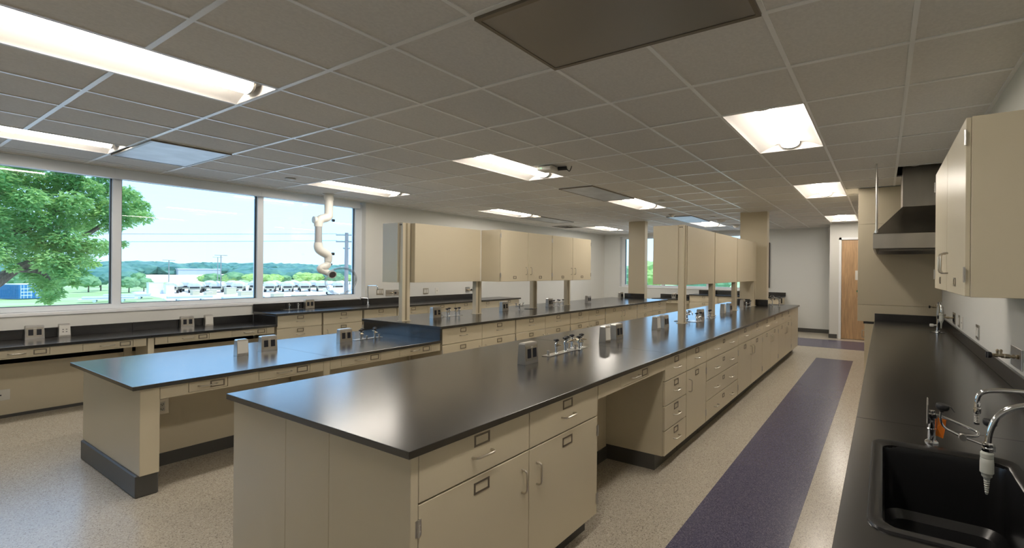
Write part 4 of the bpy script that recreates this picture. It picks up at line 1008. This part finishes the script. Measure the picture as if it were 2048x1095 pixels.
# ================================================================= OUTSIDE
GZ = -4.75
def grassmat(nm, c1_, c2_, sc):
    m = mat(nm, c1_, .9, spec=.1); n = m.node_tree; b = n.nodes['Principled BSDF']
    t = n.nodes.new('ShaderNodeTexCoord'); nz = n.nodes.new('ShaderNodeTexNoise'); nz.inputs['Scale'].default_value = sc; nz.inputs['Detail'].default_value = 6
    cr = n.nodes.new('ShaderNodeValToRGB'); cr.color_ramp.elements[0].color = (*c1_, 1); cr.color_ramp.elements[1].color = (*c2_, 1)
    cr.color_ramp.elements[0].position = .35; cr.color_ramp.elements[1].position = .65
    n.links.new(t.outputs['Object'], nz.inputs['Vector']); n.links.new(nz.outputs['Fac'], cr.inputs[0]); n.links.new(cr.outputs[0], b.inputs['Base Color']); return m
GRASS = grassmat('mown_grass', (.30, .42, .17), (.42, .53, .28), .12)
GRAV = grassmat('pale_gravel', (.74, .72, .66), (.86, .84, .78), .4)
FIELD = grassmat('dry_field', (.72, .70, .52), (.80, .78, .62), .01)
LEAF = []
def leafmat(nm, c1_, c2_, sc, tr=.3):
    m = grassmat(nm, c1_, c2_, sc); n = m.node_tree; b = n.nodes['Principled BSDF']; o = n.nodes['Material Output']
    tl = n.nodes.new('ShaderNodeBsdfTranslucent'); mx = n.nodes.new('ShaderNodeMixShader'); mx.inputs[0].default_value = tr
    tl.inputs[0].default_value = (c2_[0]*1.1, c2_[1]*1.15, c2_[2]*.8, 1); b.inputs['Roughness'].default_value = .5
    n.links.new(b.outputs[0], mx.inputs[1]); n.links.new(tl.outputs[0], mx.inputs[2]); n.links.new(mx.outputs[0], o.inputs[0]); return m
LEAF1 = leafmat('elm_leaves', (.13, .32, .12), (.40, .60, .24), 1.6, .35)
TREEG = leafmat('tree_crown_green', (.13, .29, .14), (.28, .46, .22), .35, .15)
TREEB = leafmat('tree_crown_bluish', (.07, .19, .17), (.15, .31, .24), .25, .1)
TREEY = leafmat('tree_crown_yellow_green', (.35, .52, .14), (.52, .68, .26), .4, .2)
BARK = mat('bark', (.16, .12, .09), .9, noise=(6, .4, 6, (4, 4, 1)), bump=(20, .8))
FARB = mat('distant_grey_wall', (.42, .45, .48), .6)
FARW = mat('distant_white', (.75, .75, .74), .6)
struct('ground', B().box(-1600, 400, -500, 1500, GZ-.5, GZ), GRASS, 'pale mown grass outside, one storey below')
lot = B(); lot.ext([(-128, 33), (-160, 36), (-215, 62), (-250, 140), (-110, 140), (-70, 40), (-95, 27)], 'z', GZ, GZ+.05)
struct('bounce_pavement', B().box(-70, WX-.45, -70, 60, GZ, GZ+.03).box(WX-.45, 60, BY+.45, 50, GZ, GZ+.03), mat('bounce_concrete', (.62, .62, .60), .8), 'unseen pale apron added to bounce light into the room')  # out of view, added so pale light bounces onto the ceiling
struct('gravel_lot', lot, GRAV, 'white gravel yard outside')
f1 = B(); f1.ext([(-260, 62), (-520, 110), (-560, 190), (-330, 120), (-250, 88)], 'z', GZ, GZ+.06)
struct('field', f1, FIELD, 'dry pale field beyond the yard')
b = B()
for x, y, r in ((-900, 100, 300), (-800, 420, 320), (-560, 750, 330), (-150, 950, 300), (-950, -150, 300)):
    b.ball((x, y, GZ-r*.005), r, 3, (1, 1, .019))
struct('hill', b, TREEG, 'low wooded hills on the horizon', True)
# building mass below the window
struct('wall_exterior', B().box(WX-.42, RX+.3, NY-.3, BY+.3, GZ, -.26), mat('outer_brick', (.4, .3, .24), .8), 'outer wall below the room')
def noisyball(b, c, r, sc, amp, sub=3):
    t = bmesh.new(); bmesh.ops.create_icosphere(t, subdivisions=sub, radius=1)
    ph = [random.uniform(0, 6) for _ in range(6)]
    for v in t.verts:
        p = v.co; k = 1+amp*(math.sin(5*p.x+ph[0])*math.sin(6*p.y+ph[1])+.6*math.sin(11*p.z+ph[2]+3*p.x)*math.sin(10*p.y+ph[3]))+random.uniform(-amp, amp)*.9
        v.co = Vector((p.x*k*r*sc[0], p.y*k*r*sc[1], p.z*k*r*sc[2]))
    b._add(t, Matrix.Translation(c))
def fartree(x, y, hgt, m, label, grp='trees beyond the yard', nm='tree', wd=1):
    t = thing(nm, label, 'tree', (x, y, GZ), grp)
    b = B(); r = hgt*.36; wd = 1.5 if 'row' in grp else 1
    noisyball(b, (x, y, GZ+hgt*.62), r, (1.1*wd, 1.1*wd, .9), .13)
    for k in range(4):
        a = random.uniform(0, 6.28); noisyball(b, (x+r*.65*wd*math.cos(a), y+r*.65*wd*math.sin(a), GZ+hgt*random.uniform(.42, .68)), r*.62, (wd, wd, .85), .15, 2)
    obj('foliage', b, m, t)
    obj('trunk', B().tube([(x, y, GZ), (x+.1, y, GZ+hgt*.25), (x, y+.1, GZ+hgt*.5)], [hgt*.03, hgt*.024, hgt*.015], 7), BARK, t)
GL = 'round green tree on the grass behind the near tree'
for k, (x, y, hh, m) in enumerate([(-182, 9, 7.5, TREEG), (-176, 13.5, 6.0, TREEG), (-190, 17, 8.5, TREEB), (-178, 22.5, 6.5, TREEG), (-171, 27.5, 6.8, TREEG), (-168, 31, 6.2, TREEG), (-176, 34.5, 7.0, TREEB), (-160, 35.8, 5.6, TREEG), (-163, 39, 5.2, TREEG), (-205, 40, 5.5, TREEY), (-240, 56, 6.0, TREEG), (-170, 4, 8, TREEG), (-185, -2, 8, TREEB)]):
    fartree(x, y, hh*.72, m, GL, 'round trees on the grass outside')
for k in range(26):
    u_ = k/25; x = -208+u_*30+random.uniform(-7, 7); y = 66+u_*60+random.uniform(-1.5, 1.5)
    fartree(x, y, random.uniform(3.6, 5.0), random.choice([TREEY, TREEG, TREEY]), 'yellowish green tree of the row behind the covered vehicles', 'row of bright trees behind the vehicles')
for k, (x, y) in enumerate([(-22, 60), (-30, 75), (-38, 66), (-18, 90), (-45, 88), (-55, 74), (-27, 110), (-12, 74)]):
    fartree(x, y, random.uniform(7, 9.5), random.choice([TREEG, TREEY]), 'leafy tree seen through the far window', 'trees outside the far window')
b = B()
for k in range(1300):
    a = math.radians(random.uniform(-14, 96)); d = random.uniform(300, 950)
    x, y = -d*math.cos(a), d*math.sin(a)
    if 240 < d < 520 and 12 < math.degrees(a) < 20: continue
    s = random.uniform(3.0, 4.6)*(1+d/1000)
    noisyball(b, (x, y, GZ+s*.4+max(0, d-400)*.007), s, (1.7, 1.7, .8), .16, 2)
t = tag(obj('treeline', b, TREEB), 'hazy blue green woods along the horizon', 'woods', kind='stuff')
for x, y, w_, d, hh in ((-500, 150, 26, 12, 4.5), (-470, 262, 50, 14, 3.4), (-560, 300, 40, 16, 4.5)):
    t = thing('warehouse', 'long low white building among the distant trees', 'building', (x, y, GZ), 'white buildings among the distant trees')
    obj('wall', B().box(x-d/2, x+d/2, y-w_/2, y+w_/2, GZ, GZ+hh), FARB, t)
    obj('roof', B().ext([(x-d/2-.5, GZ+hh), (x, GZ+hh+2), (x+d/2+.5, GZ+hh)], 'y', 0, 1) if False else B().box(x-d/2-.5, x+d/2+.5, y-w_/2-.5, y+w_/2+.5, GZ+hh, GZ+hh+.6), mat('roof_sheet', (.62, .66, .70), .5), t)
# shipping container
t = lthing('shipping_container', 'blue shipping container standing on the grass', 'container', (-143.2, 18.4, GZ), rotz=.30)
CB = mat('container_blue', (.045, .20, .42), .5); CW = mat('container_white', (.75, .8, .85), .5)
bx = B(); Lc, Wc, Hc = 6.0, 3.6, 2.75
obj('body', bx.box(-Lc/2, Lc/2, -Wc/2, Wc/2, .1, Hc), CB, t)
b = B()
for k in range(26): b.box(-Lc/2+.15+k*.22, -Lc/2+.26+k*.22, -Wc/2-.05, -Wc/2, .25, Hc-.15)
obj('corrugation', b, CB, t)
for s in (-1, 1):
    d = obj('door', B().box(Lc/2, Lc/2+.06, min(0, s*Wc/2)+.05, max(0, s*Wc/2)-.05, .2, Hc-.1), CB, t)
    b = B()
    for k in (.35, .8, 1.25, 1.6): b.cyl((Lc/2+.09, s*k, .2), (Lc/2+.09, s*k, Hc-.1), .035, n=6)
    for z in (.7, 1.3, 1.9): b.box(Lc/2+.06, Lc/2+.075, s*.9-.7, s*.9+.7, z, z+.12)
    obj('lock_bar', b, CW, d)
obj('frame', B().box(-Lc/2, Lc/2, -Wc/2-.03, Wc/2+.03, Hc, Hc+.08), CW, t)
# covered vehicles
t0 = lthing('covered_vehicle', '', 'truck', (0, 0, 0))
CANV = mat('white_canvas', (.60, .61, .62), .7, noise=(1.2, .15, 4, (1, 1, 1))); OLIVE = mat('tan_vehicle', (.42, .38, .28), .6)
b = B(); lps = []
for x, s in ((-2.4, .75), (-2.2, .95), (0, 1.06), (2.0, .95), (2.3, .7)):
    lps.append([(x, 1.5*s*math.cos(PI*k/10), 1.5+1.25*s*math.sin(PI*k/10)) for k in range(11)])
b.loft(lps); obj('canvas_cover', b, CANV, t0, True)
obj('cargo_bed', B().box(-2.2, 1.2, -1.15, 1.15, .9, 1.5), OLIVE, t0)
cb = obj('cab', B().box(1.2, 2.9, -1.05, 1.05, .7, 1.55, .08), OLIVE, t0); obj('windscreen', B().box(2.9, 2.93, -.85, .85, 1.1, 1.5), BLACKP, cb)
for x in (-1.6, 2.1):
    for y in (-1.0, 1.0): obj('wheel', B().cyl((x, y-.18, .5), (x, y+.18, .5), .5, n=12), BLACKP, t0)
pos = []
VR = [(-150.5, 41.0), (-148.6, 44.6), (-146.8, 48.0), (-144.6, 51.4), (-141, 56.6), (-139.2, 59.8), (-137.5, 63), (-135.5, 66.2), (-133.5, 69.4), (-157.5, 45.5), (-155.5, 49.2), (-153.2, 53), (-150.5, 57), (-148, 60.6), (-145.5, 64), (-143, 67.6)]
for k, (x, y) in enumerate(VR):
    o = t0 if k == 0 else copy_tree(t0)
    o.location = (x, y, GZ+.05); o.rotation_euler = (0, 0, -.42); o['label'] = 'white canvas covered truck parked in the front row of the yard' if k < 9 else 'white canvas covered truck parked in the second row of the yard'; o['group'] = 'covered trucks, front row' if k < 9 else 'covered trucks, second row'
def crate(x, y, w_, d, hh, m, label, grp='crates in the yard'):
    t = thing('crate', label, 'crate', (x, y, GZ), grp)
    obj('body', B().box(x-d/2, x+d/2, y-w_/2, y+w_/2, GZ+.06, GZ+hh, .03), m, t); obj('lid', B().box(x-d/2-.05, x+d/2+.05, y-w_/2-.05, y+w_/2+.05, GZ+hh, GZ+hh+.08), FARW, t)
TAN = mat('tan_crate', (.52, .46, .32), .7)
for x, y, w_, hh, m in ((-148, 37.2, 2.4, 2.6, FARW), (-146, 39, 1.4, 2.0, FARW), (-136, 40.5, 1.2, 1.0, TAN), (-135, 43, 1.4, 1.1, TAN), (-134, 46.0, 1.8, 1.6, TAN), (-128, 40.2, 1.0, .9, TAN), (-118, 43.2, 2.4, 1.3, TAN), (-112, 46.2, 1.8, .9, TAN), (-108, 48.4, 2.2, .7, TAN)):
    crate(x, y, w_, 1.5, hh, m, 'white crate standing at the left end of the covered trucks' if m is FARW else 'tan crate on the white gravel in front of the covered trucks', 'white crates in the yard' if m is FARW else 'tan crates in the yard')
for k, (x, y, L_) in enumerate(((-115, 62, 10), (-125, 78, 16), (-112, 70, 12), (-104, 56, 7))):
    t = thing('trailer', ['white flat trailer nearest the window mullion', 'long white trailer behind the utility pole', 'long white trailer in front of the utility pole', 'short pale trailer at the window sill'][k], 'trailer', (x, y, GZ))
    obj('deck', B().box(x-1.2, x+1.2, y-L_/2, y+L_/2, GZ+.8, GZ+1.7, .05), FARW, t)
    for q in (-.4, .35):
        for s in (-1, 1): obj('wheel', B().cyl((x+s*1.0-.15, y+L_*q, GZ+.45), (x+s*1.0+.15, y+L_*q, GZ+.45), .42, n=10), BLACKP, t)
t0 = lthing('flat_trailer', '', 'trailer', (0, 0, 0)); CARB = mat('pale_blue_grey', (.50, .58, .62), .4)
obj('deck', B().box(-3.4, 3.4, -.9, .9, .45, .62, .03), FARW, t0)
obj('pipe_load', B().cyl((-3, -.45, .82), (3, -.45, .82), .2, n=8).cyl((-3, 0, .82), (3, 0, .82), .2, n=8).cyl((-3, .45, .82), (3, .45, .82), .2, n=8), CARB, t0, True)
for x in (-1.6, 1.6):
    for y in (-.8, .8): obj('wheel', B().cyl((x, y-.1, .25), (x, y+.1, .25), .24, n=8), CARB, t0)
for k, (x, y, a) in enumerate(((-128, 28.5, 1.2), (-113, 33, 1.4), (-105, 38, 1.5), (-97, 46, 1.5), (-120, 24.5, 1.3))):
    o = t0 if k == 0 else copy_tree(t0); o.location = (x, y, GZ); o.rotation_euler = (0, 0, a); o['group'] = 'pale trailers at the edge of the yard'
# poles and wires
UX, UY = -42.1, 22.55
t = thing('utility_pole', 'wooden utility pole with two crossarms outside the window', 'utility pole', (UX, UY, GZ))
WOODP = mat('pole_wood', (.27, .25, .24), .8)
obj('pole', B().cyl((UX, UY, GZ), (UX, UY, 4.75), .19, .13, 10), WOODP, t)
dv = Vector((.8774, .4798, 0))
for z, l in ((4.55, .95), (3.95, .95), (3.35, .3)):
    c = Vector((UX, UY, z)); a = obj('crossarm', B().cyl(c-dv*l, c+dv*l, .05, n=6), WOODP, t)
    b = B()
    for q in (-.95, -.5, .5, .95): b.cyl(c+dv*l*q, c+dv*l*q+Vector((0, 0, .12)), .03, n=6)
    obj('insulator', b, FARW, a)
PLN = ['highest power line across the sky, outer wire', 'highest power line across the sky, inner wire', 'lower power line across the sky, outer wire', 'lower power line across the sky, inner wire']
for k, (zz, q) in enumerate(((4.66, -.9), (4.66, .9), (4.06, -.9), (4.06, .9))):
    c = Vector((UX, UY, zz))+dv*.95*q; pts = []
    e = Vector((-105, -50, zz-.4))+dv*3*q
    for i in range(17):
        u_ = i/16; p = c.lerp(e, u_); p.z -= 4*u_*(1-u_); pts.append(p)
    tag(obj('power_line', B().tube(pts, .010, 4), BLACKP), PLN[k], 'power line', 'power lines across the sky')
for x, y, hh in ((-144, 47.6, 9.2), (-190, 62, 9.5), (-168, 44.8, 8)):
    t = thing('light_pole', 'tall thin light pole rising over the yard', 'light pole', (x, y, GZ), 'light poles over the yard')
    obj('pole', B().cyl((x, y, GZ), (x, y, GZ+hh), .10, n=6), WOODP, t)
    obj('lamp_arm', B().box(x-.1, x+.1, y-1.2, y+1.2, GZ+hh, GZ+hh+.15), WOODP, t)
ORD = ['leftmost', 'second from the left', 'third from the left', 'fourth from the left', 'fifth from the left', 'sixth from the left', 'seventh from the left', 'eighth from the left', 'ninth from the left', 'tenth from the left', 'eleventh from the left', 'twelfth from the left', 'thirteenth from the left']
def number(grp, fmt):
    L_ = [o for o in bpy.data.objects if not o.parent and o.get('group') == grp]
    L_.sort(key=lambda o: math.atan2(o.location.y, -o.location.x))
    n = len(L_)
    for k, o in enumerate(L_):
        if k < len(ORD) and k < (n+1)//2: w_ = ORD[k]
        else: w_ = ORD[n-1-k].replace('left', 'right') if n-1-k < len(ORD) else 'middle'
        o['label'] = fmt % w_
number('row of bright trees behind the vehicles', '%s tree of the bright row behind the covered trucks')
number('round trees on the grass outside', '%s round tree standing on the grass behind the container')
number('trees outside the far window', '%s leafy tree outside the far window')
number('covered trucks, front row', '%s white canvas covered truck in the front row')
number('covered trucks, second row', '%s white canvas covered truck in the back row')
number('tan crates in the yard', '%s tan crate on the white gravel')
number('white crates in the yard', '%s white crate beside the covered trucks')
number('pale trailers at the edge of the yard', '%s low pale trailer along the yard edge')
number('light poles over the yard', '%s thin light pole over the yard')
number('white buildings among the distant trees', '%s low white building among distant trees')
# near tree ----------------------------------------------------------------
t = thing('shade_tree', 'big leafy tree close outside the left window', 'tree', (-20.5, -.6, GZ))
obj('trunk', B().tube([(-20.5, -.6, GZ), (-20.45, -.4, -2.6), (-20.4, 0, -1.2), (-20.3, .4, -.2), (-20.2, .8, .6)], [.42, .36, .33, .30, .26], 12, 4), BARK, t, True)
for pts, r in (([(-20.2, .8, .6), (-20.1, 1.5, .72), (-20, 2.05, 1.0), (-20, 2.45, 1.45), (-20, 2.85, 1.75)], [.22, .17, .14, .11, .06]),
               ([(-20.2, .7, .5), (-20.0, 1.2, 1.6), (-19.8, 1.8, 2.0), (-19.8, 2.35, 2.35), (-19.9, 3.0, 2.9), (-20, 3.5, 3.5)], [.22, .18, .13, .10, .07, .03]),
               ([(-20.2, .7, .5), (-20.3, 1.2, 2.4), (-20.2, 1.7, 3.4), (-20.0, 2.3, 4.0), (-20, 3.0, 4.4)], [.22, .18, .13, .09, .04]),
               ([(-19.8, 2.35, 2.3), (-20, 3.0, 2.1), (-20, 3.6, 2.42), (-20, 4.05, 2.9), (-20, 4.4, 3.3)], [.09, .07, .055, .045, .02]),
               ([(-20, 2.45, 1.45), (-20, 2.9, 1.35), (-20.2, 3.1, .9)], [.08, .05, .02])):
    obj('branch', B().tube(pts, r, 9, 4), BARK, t, True)
CL = [(-20.933, 2.313, 3.85, 0.35), (-20.076, 2.523, 3.944, 0.32), (-20.564, 2.955, 3.865, 0.33), (-19.909, 3.238, 3.928, 0.3), (-19.847, 3.582, 3.773, 0.31), (-21.416, 4.214, 4.085, 0.31), (-21.563, 4.452, 3.9, 0.29), (-19.255, 4.214, 3.686, 0.22), (-20.873, 4.729, 3.733, 0.19), (-20.943, 2.396, 3.323, 0.33), (-18.812, 2.478, 3.252, 0.3), (-20.283, 3.044, 3.371, 0.36), (-19.257, 3.262, 3.265, 0.32), (-20.266, 3.801, 3.333, 0.32), (-19.810, 4.141, 3.277, 0.29), (-21.178, 4.768, 3.359, 0.29), (-19.822, 4.647, 3.419, 0.18), (-19.169, 4.546, 3.04, 0.21), (-20.135, 4.412, 2.953, 0.23), (-19.524, 4.037, 2.741, 0.2), (-19.720, 3.885, 3.022, 0.26), (-21.420, 2.534, 2.816, 0.34), (-19.476, 2.647, 2.738, 0.34), (-19.944, 3.08, 2.736, 0.36), (-20.756, 3.612, 2.898, 0.32), (-21.513, 3.989, 2.741, 0.25), (-19.176, 2.198, 2.241, 0.27), (-20.276, 2.637, 2.235, 0.32), (-19.587, 2.905, 2.169, 0.35), (-19.139, 3.206, 2.244, 0.32), (-19.600, 3.504, 1.996, 0.25), (-19.020, 3.663, 2.133, 0.22), (-20.494, 4.044, 2.034, 0.15), (-19.357, 2.295, 1.874, 0.2), (-20.355, 2.772, 1.701, 0.3), (-18.980, 2.897, 1.634, 0.31), (-19.139, 3.251, 1.709, 0.24), (-21.327, 3.961, 1.659, 0.18), (-21.219, 2.849, 1.351, 0.2), (-20.992, 3.119, 1.283, 0.31), (-18.896, 3.088, 1.335, 0.21), (-20.378, 3.601, 1.361, 0.14), (-19.845, 2.909, 1.028, 0.22), (-20.757, 3.174, 0.787, 0.2), (-20.179, 3.027, 0.645, 0.14), (-20.519, 4.449, 2.252, 0.09), (-20.617, 2.328, 1.69, 0.13), (-19.961, 3.439, 1.083, 0.1), (-19.964, 2.204, 4.129, 0.32), (-19.068, 2.545, 4.171, 0.32), (-19.690, 3.287, 4.262, 0.3), (-18.998, 1.822, 3.707, 0.48), (-19.202, 1.712, 2.747, 0.54), (-18.825, 1.815, 1.908, 0.36), (-19.720, 1.552, 3.36, 0.6), (-21.143, 4.208, 4.448, 0.22), (-19.190, 2.314, 1.496, 0.1)]
verts, faces = [], []
for cx, cy, cz, r in CL:
    n = int(40+ (r*r)*6200)
    for k in range(n):
        while True:
            p = Vector((random.uniform(-1, 1), random.uniform(-1, 1), random.uniform(-1, 1)))
            if .25 < p.length < 1: break
        p = Vector((p.x*r*1.5, p.y*r*1.08, p.z*r*.95)); o_ = Vector((cx, cy, cz))+p
        d = Vector((random.gauss(0, .7)+p.x/r*.4, random.gauss(0, .7)+p.y/r*.5, random.gauss(-.25, .4))).normalized()
        sd = d.cross(Vector((random.gauss(0, .4), random.gauss(0, .4), 1))).normalized(); nn = sd.cross(d)
        L_ = random.uniform(.085, .15); W_ = L_*.24; i0 = len(verts)
        verts += [tuple(o_), tuple(o_+d*L_*.45+sd*W_+nn*.008), tuple(o_+d*L_), tuple(o_+d*L_*.45-sd*W_+nn*.008), tuple(o_+d*L_*.5-nn*.006)]
        faces += [(i0, i0+1, i0+4), (i0+1, i0+2, i0+4), (i0+2, i0+3, i0+4), (i0+3, i0, i0+4)]
me = bpy.data.meshes.new('foliage'); me.from_pydata([(x+20.5, y+.6, z-GZ) for x, y, z in verts], [], faces); me.materials.append(LEAF1)
o = bpy.data.objects.new('foliage', me); C.objects.link(o); o.parent = t; o['kind'] = 'stuff'
